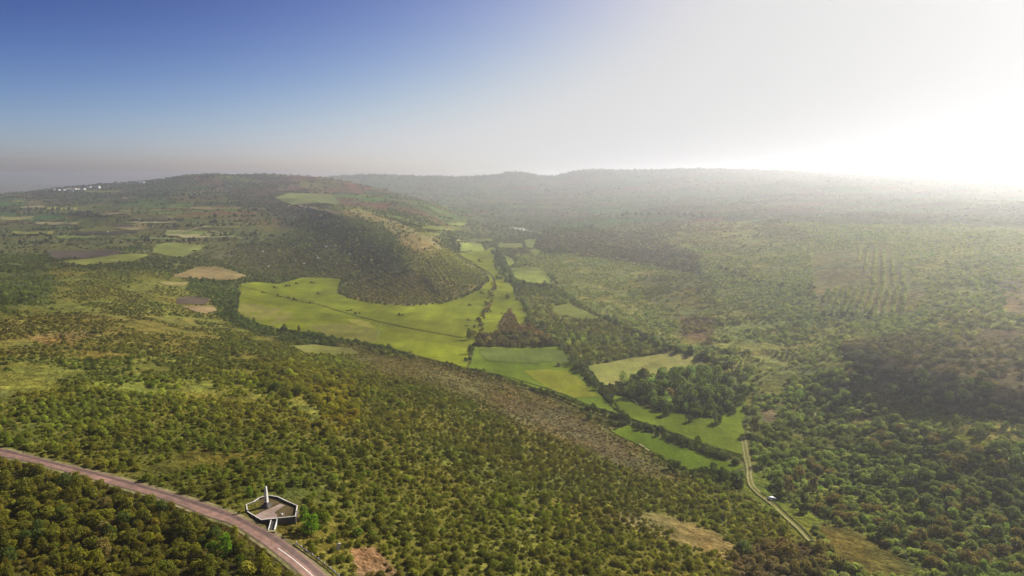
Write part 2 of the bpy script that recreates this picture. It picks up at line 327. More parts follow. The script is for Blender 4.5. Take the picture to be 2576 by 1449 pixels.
# ------------------------------------------------------------------ vegetation regions in image pixels: outline, feather, properties
# ground = soil/grass colour, tint = foliage colour, dens = share of ground under crowns, size = crown width in metres
def R(poly, feather, **kw): return (poly, feather, kw)
DG, MG, OG, BR, GG = (.042,.058,.016), (.058,.078,.020), (.100,.098,.018), (.10,.07,.030), (.066,.080,.036)
REGIONS = [
 R([(-1500,1000),(0,1000),(200,960),(500,930),(700,880),(900,880),(1180,940),(1480,1030),(1700,1180),(1900,1240),(2100,1449),(2200,2600),(-1500,2600)], 60, ground=(.100,.098,.024), tint=(.100,.104,.020), dens=.76, size=2.05, tall=.55),
 R([(-1500,850),(0,860),(400,850),(700,890),(900,950),(860,1010),(560,1000),(300,990),(-1500,960)], 40, ground=(.150,.150,.032), tint=(.100,.110,.018), dens=.38, size=2.3, tall=.5),
 R([(-1500,640),(0,640),(130,670),(430,690),(590,715),(600,800),(740,840),(900,875),(720,900),(500,940),(200,970),(-1500,1010)], 40, ground=(.130,.128,.030), tint=(.084,.092,.022), dens=.36, size=2.0, tall=.45),
 R([(-1500,600),(0,625),(110,650),(140,690),(130,760),(0,780),(-1500,800)], 50, tint=(.072,.090,.024), dens=.5, size=2.4, tall=.5, ground=(.07,.08,.025)),
 R([(0,800),(250,790),(480,800),(560,860),(450,900),(100,905),(0,890)], 30, ground=(.135,.120,.032), dens=.3, size=2.0, tint=(.09,.085,.022), tall=.45),
 R([(60,845),(220,825),(250,845),(120,870)], 18, ground=(.165,.125,.05), dens=.15),
 R([(540,790),(600,740),(610,790),(700,832),(860,850),(850,875),(740,868),(640,840)], 14, dens=.7, size=3.2, tint=(.05,.065,.02), ground=(.09,.09,.03)),
 R([(480,700),(590,712),(612,740),(600,790),(560,780),(470,730)], 10, dens=.95, size=3.4, tint=(.05,.07,.022)),
 R([(680,930),(900,940),(940,990),(820,1060),(700,1010),(640,960)], 40, ground=(.13,.13,.03), tint=(.095,.10,.016), dens=.6, size=3.4),
 R([(780,980),(880,970),(900,1040),(850,1110),(790,1080)], 30, tint=(.13,.12,.015), dens=.85, size=3.0),
 R([(860,868),(1060,905),(1250,955),(1400,1008),(1500,1056),(1600,1120),(1690,1178),(1730,1215),(1640,1210),(1480,1130),(1320,1080),(1200,1010),(1050,960),(930,940)], 50, ground=(.106,.090,.038), tint=(.122,.104,.042), dens=.5, size=1.5, tall=.3),
 R([(1230,985),(1420,1040),(1550,1110),(1640,1180),(1560,1170),(1400,1090),(1280,1040)], 36, ground=(.104,.084,.046), tint=(.120,.096,.048), dens=.4, size=1.3, tall=.26),
 R([(1220,1240),(1420,1240),(1450,1330),(1250,1330)], 50, tint=(.11,.12,.016)),
 R([(1350,1270),(1480,1260),(1500,1290),(1400,1300)], 30, ground=(.11,.11,.025), dens=.5),
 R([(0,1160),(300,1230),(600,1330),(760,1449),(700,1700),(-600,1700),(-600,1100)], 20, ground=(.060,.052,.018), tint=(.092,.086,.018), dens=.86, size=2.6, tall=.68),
 R([(880,1380),(940,1375),(1010,1449),(900,1449)], 12, ground=(.17,.11,.07), dens=.18, size=2.0, tint=BR),
 R([(1520,1290),(1640,1286),(1800,1335),(1930,1420),(1900,1460),(1790,1400),(1690,1360),(1590,1330)], 34, ground=(.165,.132,.060), dens=.40, size=1.8, tint=OG, tall=.5),
 R([(1840,1385),(1960,1360),(2060,1380),(2140,1449),(2140,1560),(1840,1560)], 22, ground=(.085,.066,.04), tint=(.085,.066,.042), dens=.6, size=3.0),
 # right hand hillside
 R([(1300,640),(1440,640),(1800,545),(2576,450),(3900,450),(3900,2600),(2200,2600),(2100,1449),(1990,1260),(1890,1180),(1880,1000),(1780,915),(1700,870),(1500,790),(1400,720),(1290,700)], 14, ground=(.190,.198,.066), tint=(.140,.168,.060), dens=.55, size=2.9, tall=.45),
 R([(1880,960),(2120,940),(2380,1080),(2700,1150),(2700,1700),(2200,1700),(2060,1380),(2000,1280),(1890,1180)], 40, tint=(.138,.168,.058), dens=.80, size=3.6, tall=.5, ground=(.13,.14,.042)),
 R([(2110,860),(2300,830),(2700,830),(2700,1000),(2450,980),(2330,960),(2220,940),(2130,910)], 30, tint=(.095,.088,.045), dens=.75, size=4.0, ground=(.11,.09,.05)),
 R([(2105,875),(2180,880),(2290,930),(2420,950),(2560,985),(2700,1000),(2700,1075),(2450,1050),(2330,1012),(2220,965),(2130,912)], 14, tint=(.046,.044,.030), dens=.92, size=4.6, ground=(.05,.044,.030)),  # gully slope: its shade is also put into the dark ground and foliage colours
 R([(1700,790),(1800,800),(1790,870),(1720,850)], 20, tint=(.13,.108,.050), ground=(.15,.115,.065), dens=.5, size=3.0),
 R([(1600,690),(1790,690),(1800,770),(1700,800),(1620,750)], 30, tint=(.095,.105,.034), ground=(.14,.14,.05), dens=.6, size=3.6),
 R([(1360,590),(1600,580),(1760,640),(1760,690),(1560,660),(1360,630)], 30, tint=(.080,.074,.050), ground=(.10,.09,.06), dens=.8, size=4.5, tall=.45),
 R([(1500,560),(1900,540),(2060,600),(1900,640),(1600,620)], 40, tint=(.11,.105,.06), dens=.6, tall=.45),
 R([(2040,640),(2220,610),(2330,730),(2300,790),(2060,790)], 12, ground=(.155,.15,.065), dens=.06),
 R([(2500,700),(2560,700),(2700,780),(2700,830),(2540,790)], 14, ground=(.19,.155,.09), dens=.25),
 R([(2330,790),(2700,800),(2700,850),(2330,860)], 20, tint=(.12,.125,.045), dens=.6, size=3.4, tall=.45),
 R([(2176,985),(2220,980),(2300,1020),(2392,1050),(2380,1082),(2330,1072),(2250,1045)], 8, ground=(.14,.17,.025), dens=.05),
 R([(2398,1090),(2450,1085),(2506,1118),(2470,1124),(2420,1108)], 8, ground=(.12,.15,.025), dens=.05),
 R([(1885,1180),(1915,1185),(1950,1225),(1938,1258),(1985,1262),(2040,1285),(2082,1312),(2040,1320),(2046,1362),(2000,1350),(1950,1290),(1890,1250),(1860,1240)], 8, ground=(.125,.145,.026), dens=.05),
 R([(2060,1322),(2120,1320),(2210,1360),(2280,1410),(2300,1449),(2180,1449),(2100,1400)], 10, ground=(.115,.10,.03), dens=.22, size=2.6, tint=(.075,.075,.02)),
 R([(2230,1345),(2290,1370),(2310,1390),(2270,1380)], 8, ground=(.12,.15,.026), dens=.05),
 R([(1912,1032),(1945,1030),(1955,1060),(1925,1065)], 10, ground=(.18,.13,.08), dens=.2, size=3),
 # far land
 R([(-1500,470),(300,455),(700,440),(1060,440),(1060,520),(840,545),(700,600),(600,615),(400,612),(120,640),(-1500,630)], 20, ground=(.098,.100,.042), tint=(.050,.058,.028), dens=.24, size=4.0, tall=.5),
 R([(60,470),(320,455),(530,440),(700,440),(640,480),(400,500),(100,500)], 12, dens=.6, tint=(.045,.055,.035)),
 R([(520,455),(720,445),(840,520),(830,550),(740,560),(600,520)], 20, ground=(.09,.085,.06), tint=(.050,.050,.036), dens=.6, size=4.5),
 R([(860,440),(2600,425),(3900,430),(3900,600),(2000,560),(1500,560),(1200,560),(1050,540),(960,500)], 20, ground=(.080,.092,.042), tint=(.058,.072,.034), dens=.34, size=5, tall=.4),
 R([(480,640),(560,622),(820,610),(900,600),(1000,660),(1042,686),(1000,696),(760,700),(640,688),(560,664)], 8, ground=(.100,.094,.050), tint=(.075,.078,.034), dens=.55, size=3.0, tall=.5),
 R([(840,540),(960,560),(1040,640),(1120,640),(1100,600),(1000,560),(900,520)], 14, ground=(.19,.165,.085), tint=(.09,.085,.035), dens=.3, size=4.0),
 R([(1000,640),(1120,625),(1150,638),(1190,665),(1222,690),(1222,712),(1150,748),(1080,735),(1050,690)], 8, ground=(.155,.150,.045), tint=(.105,.112,.036), dens=.62, size=2.6, tall=.5),
 R([(870,712),(960,690),(1050,690),(1150,715),(1200,722),(1150,748),(1060,768),(980,766),(880,748)], 6, ground=(.215,.175,.072), dens=.03),
 R([(1256,800),(1284,772),(1310,815),(1340,820),(1390,850),(1400,868),(1200,868),(1205,845),(1250,832)], 6, ground=(.155,.105,.06), tint=(.10,.070,.036), dens=.72, size=3.0),
 R([(1200,846),(1300,840),(1410,860),(1405,872),(1196,870)], 5, tint=(.075,.065,.032), dens=.95, size=4.4),
 R([(1310,700),(1400,720),(1500,800),(1700,880),(1480,920),(1420,880),(1390,840),(1330,790),(1310,740)], 8, ground=(.14,.135,.04), tint=(.090,.100,.028), dens=.72, size=3.6, tall=.6),
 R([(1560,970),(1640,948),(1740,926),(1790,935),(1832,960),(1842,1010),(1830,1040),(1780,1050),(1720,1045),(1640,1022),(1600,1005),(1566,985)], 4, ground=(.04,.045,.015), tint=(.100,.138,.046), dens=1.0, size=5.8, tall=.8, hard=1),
 R([(1842,1030),(1868,985),(1850,930),(1890,940),(1895,1010)], 6, dens=.45, size=5.0, tint=(.05,.07,.022), ground=(.15,.17,.03)),
]
def in_poly(px, v, poly):
    inside = np.zeros(np.shape(px), bool)
    n = len(poly)
    for i in range(n):
        x1, y1 = poly[i]; x2, y2 = poly[(i + 1) % n]
        if y1 == y2: continue
        c = ((y1 > v) != (y2 > v)) & (px < (x2 - x1) * (v - y1) / (y2 - y1) + x1)
        inside ^= c
    return inside
def signed(px, v, poly, far):
    """signed distance to an outline (+ inside), image heights count double; only worked out near the outline"""
    P = np.asarray(poly, float)
    out = np.full(px.shape, -1e3)
    m = (px > P[:, 0].min() - far) & (px < P[:, 0].max() + far) & (v > P[:, 1].min() - far) & (v < P[:, 1].max() + far)
    if not m.any(): return out
    a = px[m]; b = v[m]
    ins = in_poly(a, b, poly)
    d, _, _ = polydist(a, b * 2, [(x, y * 2) for x, y in poly] + [(poly[0][0], poly[0][1] * 2)])
    out[m] = np.where(ins, d, -d)
    return out
def land_cover(x, y, z):
    """ground colour, foliage tint, cover, crown size and planting rows at ground points"""
    px, v = image_px(x, y, z)  # regions are looked up by image pixel
    wob = (fbm(x / 30, y / 30, 31, 3) - .5)
    n = len(x)
    out = {'ground': np.tile((.10, .105, .04), (n, 1)), 'tint': np.tile((.058, .072, .026), (n, 1)), 'dens': np.full(n, .6), 'size': np.full(n, 3.0), 'tall': np.full(n, .6), 'rows': np.zeros(n)}
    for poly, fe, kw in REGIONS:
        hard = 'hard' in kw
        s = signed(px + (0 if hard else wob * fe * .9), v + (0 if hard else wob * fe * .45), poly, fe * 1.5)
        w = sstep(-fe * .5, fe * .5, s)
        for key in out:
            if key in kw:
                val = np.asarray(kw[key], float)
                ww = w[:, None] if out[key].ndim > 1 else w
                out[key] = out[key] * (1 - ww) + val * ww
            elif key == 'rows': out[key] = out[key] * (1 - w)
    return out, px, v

# ------------------------------------------------------------------ terrain, one sheet to the horizon
NR, NC = 760, 1000
yy = np.exp(np.linspace(math.log(42), math.log(7400), 4000))
wgt = np.cumsum(1.0 + 420.0 / yy); wgt = (wgt - wgt[0]) / (wgt[-1] - wgt[0])
TY = np.interp(np.linspace(0, 1, NR), wgt, yy)
TU = np.linspace(-1.02, 1.02, NC); TU = np.sign(TU) * np.abs(TU) ** 1.08
gx = (TU[None, :] * (TY[:, None] + 40)).ravel(); gy = np.repeat(TY, NC)
gz = H(gx, gy)
sv, _, _ = land_cover(gx, gy, gz)
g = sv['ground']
mott = .72 + .56 * fbm(gx / 9, gy / 9, 41, 4)
mott2 = .75 + .5 * fbm(gx / 60, gy / 45, 47, 4)
hue = (fbm(gx / 25, gy / 25, 53, 3) - .5)[:, None] * np.array([.5, .0, -.3])
# a patchwork of small strips of farmland on the far slopes
pl = sstep(1100, 1500, gy) * sstep(-125, -110, gz - CAMZ)
cellx = gx / 150 + .35 * vnoise(gx / 200, gy / 300, 61); celly = gy / 60 + gx / 260
row = np.floor(celly); cx_ = np.floor(cellx + _hash(row, row, 5) * 3)
hv = _hash(cx_, row, 71); hv2 = _hash(cx_, row, 77)
strip = np.stack([.45 + 1.15 * hv, .5 + .95 * hv2, .5 + .6 * hv], 1)
g = g * np.array([.9, .86, .66]) * (mott * mott2)[:, None] * (1 + hue)
g = g * (1 - (pl * .95)[:, None] * (1 - strip))
idx = (np.arange(NR - 1)[:, None] * NC + np.arange(NC - 1)[None, :]).ravel()
quads = np.stack([idx, idx + 1, idx + NC + 1, idx + NC], 1).astype(np.int32)
me = bpy.data.meshes.new('terrain')
me.vertices.add(NR * NC); me.vertices.foreach_set('co', np.stack([gx, gy, gz], 1).astype(np.float32).ravel())
me.loops.add(quads.size); me.loops.foreach_set('vertex_index', quads.ravel())
me.polygons.add(len(quads)); me.polygons.foreach_set('loop_start', np.arange(0, quads.size, 4, dtype=np.int32))
me.polygons.foreach_set('use_smooth', np.ones(len(quads), bool))
me.update(calc_edges=True)
ca = me.attributes.new('cover', 'FLOAT_COLOR', 'POINT')
ca.data.foreach_set('color', np.concatenate([np.clip(g, .01, .6), np.ones((len(g), 1))], 1).astype(np.float32).ravel())
m, nt = new_mat('rough_ground')
b = N(nt, 'ShaderNodeBsdfDiffuse'); o = N(nt, 'ShaderNodeOutputMaterial'); a = N(nt, 'ShaderNodeAttribute', attribute_name='cover')
c = noise_mul(nt, a.outputs['Color'], (.9, .16), .55, 1.45)
nt.links.new(c, b.inputs['Color'])
tc = N(nt, 'ShaderNodeTexCoord')
prev = None
for s, dist in ((.35, 1.6), (.05, 5.0)):
    nz = N(nt, 'ShaderNodeTexNoise'); nz.inputs['Scale'].default_value = s; nz.inputs['Detail'].default_value = 5; nz.inputs['Roughness'].default_value = .65
    nt.links.new(tc.outputs['Object'], nz.inputs['Vector'])
    bp = N(nt, 'ShaderNodeBump'); bp.inputs['Strength'].default_value = .8; bp.inputs['Distance'].default_value = dist
    nt.links.new(nz.outputs['Fac'], bp.inputs['Height'])
    if prev: nt.links.new(prev.outputs['Normal'], bp.inputs['Normal'])
    prev = bp
nt.links.new(prev.outputs['Normal'], b.inputs['Normal']); nt.links.new(b.outputs[0], o.inputs[0])
me.materials.append(m)
tag(link(bpy.data.objects.new('terrain', me)), 'rolling scrub covered valley and hills up to the skyline', 'land', kind='structure')

# ------------------------------------------------------------------ draped sheets
def dens_poly(pts, step):
    out = []
    for i in range(len(pts)):
        a = Vector(pts[i]); b_ = Vector(pts[(i + 1) % len(pts)])
        n = max(1, int((b_ - a).length / step))
        out += [a.lerp(b_, t / n) for t in range(n)]
    return out
def drape(name, world, mat, lift, step=None, wobble=0):
    xs = [p[0] for p in world]; ys = [p[1] for p in world]
    span = max(max(xs) - min(xs), max(ys) - min(ys))
    step = step or max(2.0, span / 45)
    edge = dens_poly([(p[0], p[1]) for p in world], step)
    if wobble:
        ex = np.array([p.x for p in edge]); ey = np.array([p.y for p in edge])
        ox = (fbm(ex / 14, ey / 14, 83, 3) - .5) * wobble; oy = (fbm(ex / 14, ey / 14, 89, 3) - .5) * wobble
        edge = [Vector((p.x + dx_, p.y + dy_)) for p, dx_, dy_ in zip(edge, ox, oy)]
    n = len(edge)
    X, Y = np.meshgrid(np.arange(min(xs), max(xs), step), np.arange(min(ys), max(ys), step))
    X = X.ravel() + rng.uniform(-.2, .2, X.size) * step; Y = Y.ravel() + rng.uniform(-.2, .2, Y.size) * step
    ins = in_poly(X, Y, [(p.x, p.y) for p in edge])
    pts = edge + [Vector((a_, b_)) for a_, b_ in zip(X[ins], Y[ins])]
    vs, es, fs, _, _, _ = delaunay_2d_cdt(pts, [(i, (i + 1) % n) for i in range(n)], [], 1, 1e-4)
    vx = np.array([p.x for p in vs]); vy = np.array([p.y for p in vs])
    vz = H(vx, vy) + lift
    ob = mesh_obj(name, list(zip(vx, vy, vz)), [f[::-1] if False else f for f in fs], mat, smooth=True)
    return ob
for k_, (label, c1, c2, poly) in enumerate(FIELDS):
    world = [at(*p) for p in poly]
    my = sum(p.y for p in world) / len(world)
    mt = simple_mat('field_grass', c1, 1.0, (.5, .05, .018, .007), .76, 1.24, .12, 1.5, col2=c2, mixscale=.011, streak=.13)
    ob = drape('field', world, mt, .12 + my * .0006, wobble=min(9, my * .008))
    tag(ob, label, 'field', 'fields of the valley and hills', 'structure')

OVER = [('dull olive patch of grass inside the wide meadow', (.135, .128, .026), [(770,818),(860,815),(958,832),(944,866),(870,852),(800,842)]),
 ('tan tinged corner of the wide meadow', (.150, .138, .030), [(610,762),(690,772),(740,800),(690,822),(640,806),(604,788)]),
 ('straw coloured streak inside the wide meadow', (.205, .190, .035), [(862,806),(900,806),(956,822),(930,828)]),
 ('darker upper half of the olive meadow', (.088, .112, .022), [(1200,878),(1340,881),(1400,877),(1418,892),(1430,908),(1330,914),(1220,908)]),
 ('yellowish middle of the olive meadow', (.150, .155, .014), [(1330,935),(1420,930),(1470,965),(1500,1000),(1440,1000),(1370,972)])]
for label, c1, poly in OVER:
    world = [at(*p) for p in poly]; my = sum(p.y for p in world) / len(world)
    tag(drape('field', world, simple_mat('field_patch', c1, 1.0, (.5, .05, .018), .78, 1.22, .12, 1.5, streak=.13), .34 + my * .0006, wobble=14), label, 'field', 'fields of the valley and hills', 'structure')
rs = random.Random(33)
STRIPS = [('tan', (.185,.145,.065)), ('yellow green', (.21,.21,.035)), ('dark brown', (.062,.050,.038)), ('green', (.115,.145,.035)), ('straw', (.24,.22,.10)), ('olive', (.13,.13,.04))]
SM = [simple_mat('strip_' + a_.replace(' ', '_'), c_, 1.0, (.05, .012), .75, 1.25) for a_, c_ in STRIPS]
for k_ in range(30):
    a_ = rs.uniform(-20, 560); v_ = rs.uniform(484, 600); w_ = rs.uniform(30, 110) * (1 + (v_ - 484) / 200); h_ = rs.uniform(1.4, 3.4) * (1 + (v_ - 484) / 60); sl_ = rs.uniform(-.03, .01)
    q_ = rs.randrange(len(STRIPS)); sk_ = rs.uniform(-6, 6)
    world = [at(*p) for p in [(a_, v_), (a_ + w_ + sk_, v_ + w_ * sl_), (a_ + w_, v_ + w_ * sl_ + h_), (a_ - sk_, v_ + h_)]]
    my = sum(p.y for p in world) / 4
    tag(drape('field', world, SM[q_], .30 + my * .0007, wobble=6), f'thin {STRIPS[q_][0]} strip of farmland on the far plateau', 'field', 'strips of farmland on the far plateau', 'structure')
def ribbon(name, left, right, mat, lift, step=1.5, bands=6):
    """a strip between two image lines or two ground lines; u runs across, v along"""
    L = [Vector(p) for p in left]; Rr = [Vector(p) for p in right]
    def resample(P, n):
        d = [0]
        for i in range(1, len(P)): d.append(d[-1] + (P[i] - P[i - 1]).length)
        t = np.linspace(0, d[-1], n)
        return np.stack([pchip(d, np.array([p[k] for p in P]), t) for k in range(2)], 1)
    n = max(4, int(sum((L[i + 1] - L[i]).length for i in range(len(L) - 1)) / step))
    A = resample(L, n); B = resample(Rr, n)
    vs, fs, uv = [], [], []
    for i in range(n):
        for j in range(bands + 1):
            t = j / bands
            p = A[i] * (1 - t) + B[i] * t
            vs.append((p[0], p[1], 0)); uv.append((t, i * step))
    X = np.array(vs); X[:, 2] = H(X[:, 0], X[:, 1]) + lift
    for i in range(n - 1):
        for j in range(bands):
            a_ = i * (bands + 1) + j
            fs.append((a_, a_ + 1, a_ + bands + 2, a_ + bands + 1))
    ob = mesh_obj(name, X, fs, mat, smooth=True)
    ul = ob.data.uv_layers.new(name='UVMap')
    for lp in ob.data.loops: ul.data[lp.index].uv = uv[lp.vertex_index]
    return ob
def offset_line(P, w):
    P = [Vector(p) for p in P]; L, Rr = [], []
    for i, p in enumerate(P):
        d = (P[min(i + 1, len(P) - 1)] - P[max(i - 1, 0)]); d.z = 0; d.normalize()
        nrm = Vector((-d.y, d.x, 0))
        L.append(p + nrm * w / 2); Rr.append(p - nrm * w / 2)
    return L, Rr
# the road
UP = [(-260,1082),(-120,1104),(0,1128),(100,1153),(273,1196),(463,1251),(577,1289),(653,1326),(690,1345),(750,1387),(800,1428),(850,1478),(920,1560)]
DN = [(-260,1098),(-120,1122),(0,1149),(80,1165),(240,1209),(433,1265),(520,1300),(583,1321),(633,1351),(687,1390),(757,1449),(800,1500),(860,1590)]
ROAD_U = [at(*p) for p in UP]; ROAD_D = [at(*p) for p in DN]
m, nt = new_mat('worn_road')
b = N(nt, 'ShaderNodeBsdfPrincipled'); o = N(nt, 'ShaderNodeOutputMaterial'); uvn = N(nt, 'ShaderNodeUVMap', uv_map='UVMap')
sp = N(nt, 'ShaderNodeSeparateXYZ'); nt.links.new(uvn.outputs[0], sp.inputs[0])
tc = N(nt, 'ShaderNodeTexCoord'); nz = N(nt, 'ShaderNodeTexNoise'); nz.inputs['Scale'].default_value = .35; nz.inputs['Detail'].default_value = 5
nt.links.new(tc.outputs['Object'], nz.inputs['Vector'])
ad = N(nt, 'ShaderNodeMath', operation='MULTIPLY_ADD'); ad.inputs[1].default_value = .10; nt.links.new(nz.outputs['Fac'], ad.inputs[0]); nt.links.new(sp.outputs['X'], ad.inputs[2])
cr = N(nt, 'ShaderNodeValToRGB'); e = cr.color_ramp.elements
stops = [(.0,(0.142,0.088,0.054)),(.08,(0.295,0.160,0.113)),(.14,(0.295,0.160,0.113)),(.17,(0.147,0.082,0.063)),(.44,(0.153,0.085,0.066)),(.47,(0.319,0.175,0.125)),(.66,(0.330,0.183,0.132)),(.72,(0.283,0.154,0.110)),(.92,(0.319,0.175,0.125)),(1.0,(0.153,0.098,0.059))]
while len(e) < len(stops): e.new(.5)
for q, (p_, c_) in zip(e, stops): q.position = p_; q.color = (*c_, 1)
nt.links.new(ad.outputs[0], cr.inputs[0])
c = noise_mul(nt, cr.outputs['Color'], (.12, .6, 3.0), .62, 1.08)
nt.links.new(c, b.inputs['Base Color']); b.inputs['Roughness'].default_value = .8; nt.links.new(b.outputs[0], o.inputs[0])
VERGE = simple_mat('gravel_verge', (.20, .165, .085), .95, (.7, .15), .6, 1.35, .05, 3, col2=(.11, .115, .03), mixscale=.3)
def widen(P, w, sgn):
    out = []
    for i, p_ in enumerate(P):
        d = P[min(i + 1, len(P) - 1)] - P[max(i - 1, 0)]; d.z = 0; d.normalize()
        out.append(p_ + Vector((-d.y, d.x, 0)) * w * sgn)
    return out
tag(ribbon('verge', widen(ROAD_U, 1.3, 1), widen(ROAD_D, 1.1, -1), VERGE, .08, 2.0, 8), 'gravel and thin grass verges on either side of the road', 'verge', kind='structure')
tag(ribbon('road', ROAD_U, ROAD_D, m, .14), 'pinkish worn concrete road crossing the wooded slope below the obelisk', 'road', kind='structure')
WHITE = simple_mat('white_paint', (.72, .70, .66), .6, (2.0,), .75, 1.1)
DIRT = simple_mat('pale_dirt', (.27, .23, .13), .95, (.6, .1), .75, 1.2)
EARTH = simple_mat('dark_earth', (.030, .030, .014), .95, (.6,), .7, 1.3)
GRASSY = simple_mat('trodden_grass', (.135, .140, .028), .95, (.4,), .75, 1.2)
lc = [at(*p) for p in [(699,1380),(722,1396),(748,1416),(776,1440),(800,1463)]]
L_, R_ = offset_line(lc, .22)
tag(ribbon('road_marking', L_, R_, WHITE, .16, 1.0, 1), 'thin white painted line along the road near the guard rail', 'road marking', kind='structure')
# tracks and field edges
def track(line, w, mat, label, lift=.2, name='path'):
    P = [at(*p) for p in line]
    L_, R_ = offset_line(P, w)
    my = sum(p.y for p in P) / len(P)
    tag(ribbon(name, L_, R_, mat, lift + my * .0008, max(1.2, my * .006), 2), label, 'track', kind='structure')
TRK = [(1868,1098),(1874,1125),(1878,1150),(1885,1180),(1886,1205),(1893,1225),(1910,1243),(1935,1262),(1960,1283),(2000,1320),(2040,1362)]
def shift(line, dx, dy): return [(a_ + dx, b_ + dy) for a_, b_ in line]
track(TRK, 3.6, GRASSY, 'trodden grass strip of the farm track past the white car', .14)
track(shift(TRK, -4.5, 1), .6, DIRT, 'pale wheel rut of the farm track on its uphill side', .19)
track(shift(TRK, 4.0, -1), .6, DIRT, 'pale wheel rut of the farm track nearest the white car', .19)
track([(1912,1241),(1935,1257),(1962,1279),(2002,1316),(2044,1360)], 1.0, EARTH, 'dark narrow ditch along the farm track', .24, 'ditch')
track([(1984,1262),(2020,1274),(2060,1296),(2085,1312)], .9, EARTH, 'dark ditch curving away from the white car', .2, 'ditch')
track([(2215,1345),(2250,1362),(2285,1385),(2305,1400)], .9, EARTH, 'short dark ditch in the hillside clearing', .2, 'ditch')
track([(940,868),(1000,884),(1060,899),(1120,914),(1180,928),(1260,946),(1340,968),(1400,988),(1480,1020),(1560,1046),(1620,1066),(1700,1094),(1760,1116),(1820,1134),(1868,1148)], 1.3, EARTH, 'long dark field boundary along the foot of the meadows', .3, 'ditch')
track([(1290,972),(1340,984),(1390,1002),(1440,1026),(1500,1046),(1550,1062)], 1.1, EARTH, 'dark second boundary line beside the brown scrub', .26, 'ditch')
track([(1300,972),(1345,982),(1395,998),(1450,1022),(1510,1044),(1560,1056)], 2.0, GRASSY, 'grassy track between two dark boundary lines', .22)
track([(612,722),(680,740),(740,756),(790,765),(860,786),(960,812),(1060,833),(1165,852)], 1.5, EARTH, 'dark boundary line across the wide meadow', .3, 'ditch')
track([(960,814),(954,830),(950,860)], 2.0, simple_mat('damp_grass', (.12,.15,.03), .95), 'short greenish drain across the wide meadow', .3, 'ditch')
track([(1150,635),(1180,655),(1210,675),(1232,690),(1243,703),(1244,715)], 2.0, EARTH, 'dark ditch along the upper valley meadow', .3, 'ditch')
track([(1500,1175),(1560,1140)][:0] or [(1608,1118),(1640,1140),(1672,1156)], 1.0, DIRT, 'pale bank at the lower edge of the green strip', .2)
track([(1536,1004),(1550,1020),(1563,1044)], 1.4, EARTH, 'dark ditch dropping from the tree row', .3, 'ditch')
track([(440,590),(475,582),(510,573),(522,570)], 5, DIRT, 'pale farm track on the far hill below the pasture', .6)
track([(530,582),(570,592),(610,602)], 5, DIRT, 'pale farm track slanting down the far hillside', .6)
track([(650,600),(700,589),(743,579),(785,566),(823,553)], 5, GRASSY, 'greenish track climbing to the spur', .6)
track([(728,518),(770,523),(810,529),(850,540)], 7, DIRT, 'pale bare track under the hilltop pasture', .6)
# ------------------------------------------------------------------ crowns and trunks
def crown_arrays(seed, n, q, lobes=7, tall=1.0, open_=0.0):
    """leaf clumps spread through a lumpy crown about 1 m wide, standing on z = 0"""
    r = np.random.default_rng(seed)
    cs, rad = [], []
    for i in range(lobes):
        a_ = r.uniform(0, 2 * math.pi); d = r.uniform(.05, .30); h = r.uniform(.22, .80)
        d *= 1 - .55 * max(0, h - .45)
        cs.append((math.cos(a_) * d, math.sin(a_) * d, h * tall)); rad.append(r.uniform(.14, .27))
    cs.append((0, 0, .48 * tall)); rad.append(.30)
    cs.append((0, 0, .25 * tall)); rad.append(.32)
    cs = np.array(cs); rad = np.array(rad)
    w = rad ** 2; w /= w.sum()
    P, Nn = [], []
    while len(P) < n:
        i = r.choice(len(rad), p=w)
        d = r.normal(size=3); d /= np.linalg.norm(d)
        if d[2] < -.5: continue
        k_ = r.uniform(.72, 1.08) if r.random() > open_ else r.uniform(.2, 1.25)
        p = cs[i] + d * rad[i] * k_ * np.array([1, 1, tall])
        if p[2] < .02: continue
        dd = np.linalg.norm((p - cs) / np.array([1, 1, tall]), axis=1) / rad
        if (dd < .62).any(): continue
        P.append(p); Nn.append(d)
    P = np.array(P); Nn = np.array(Nn)
    Nn = Nn + r.normal(size=Nn.shape) * .55; Nn /= np.linalg.norm(Nn, axis=1)[:, None]
    ref = r.normal(size=Nn.shape)
    T = np.cross(Nn, ref); T /= np.linalg.norm(T, axis=1)[:, None]
    B = np.cross(Nn, T)
    s = q * r.uniform(.6, 1.35, (len(P), 1)); s2 = s * r.uniform(.5, .95, (len(P), 1))
    bend = Nn * s * r.uniform(-.35, .35, (len(P), 1))
    v = np.stack([P - T * s, P - B * s2 + bend, P + T * s, P + B * s2 + bend], 1).reshape(-1, 3)
    col = r.uniform(.62, 1.38, len(P))
    return v, col, r
def crown_mesh(name, seed, n, q, **kw):
    v, col, r = crown_arrays(seed, n, q, **kw)
    me = bpy.data.meshes.new(name)
    k_ = len(v) // 4
    me.vertices.add(len(v)); me.vertices.foreach_set('co', v.astype(np.float32).ravel())
    me.loops.add(len(v)); me.loops.foreach_set('vertex_index', np.arange(len(v), dtype=np.int32))
    me.polygons.add(k_); me.polygons.foreach_set('loop_start', np.arange(0, len(v), 4, dtype=np.int32))
    me.update(calc_edges=True)
    la = me.attributes.new('leaf', 'FLOAT_COLOR', 'FACE')
    hue = r.normal(size=k_) * .08
    c_ = np.stack([col * (1 + hue), col, col * (1 - hue), np.ones(k_)], 1)
    la.data.foreach_set('color', c_.astype(np.float32).ravel())
    me.materials.append(LEAF)
    return me
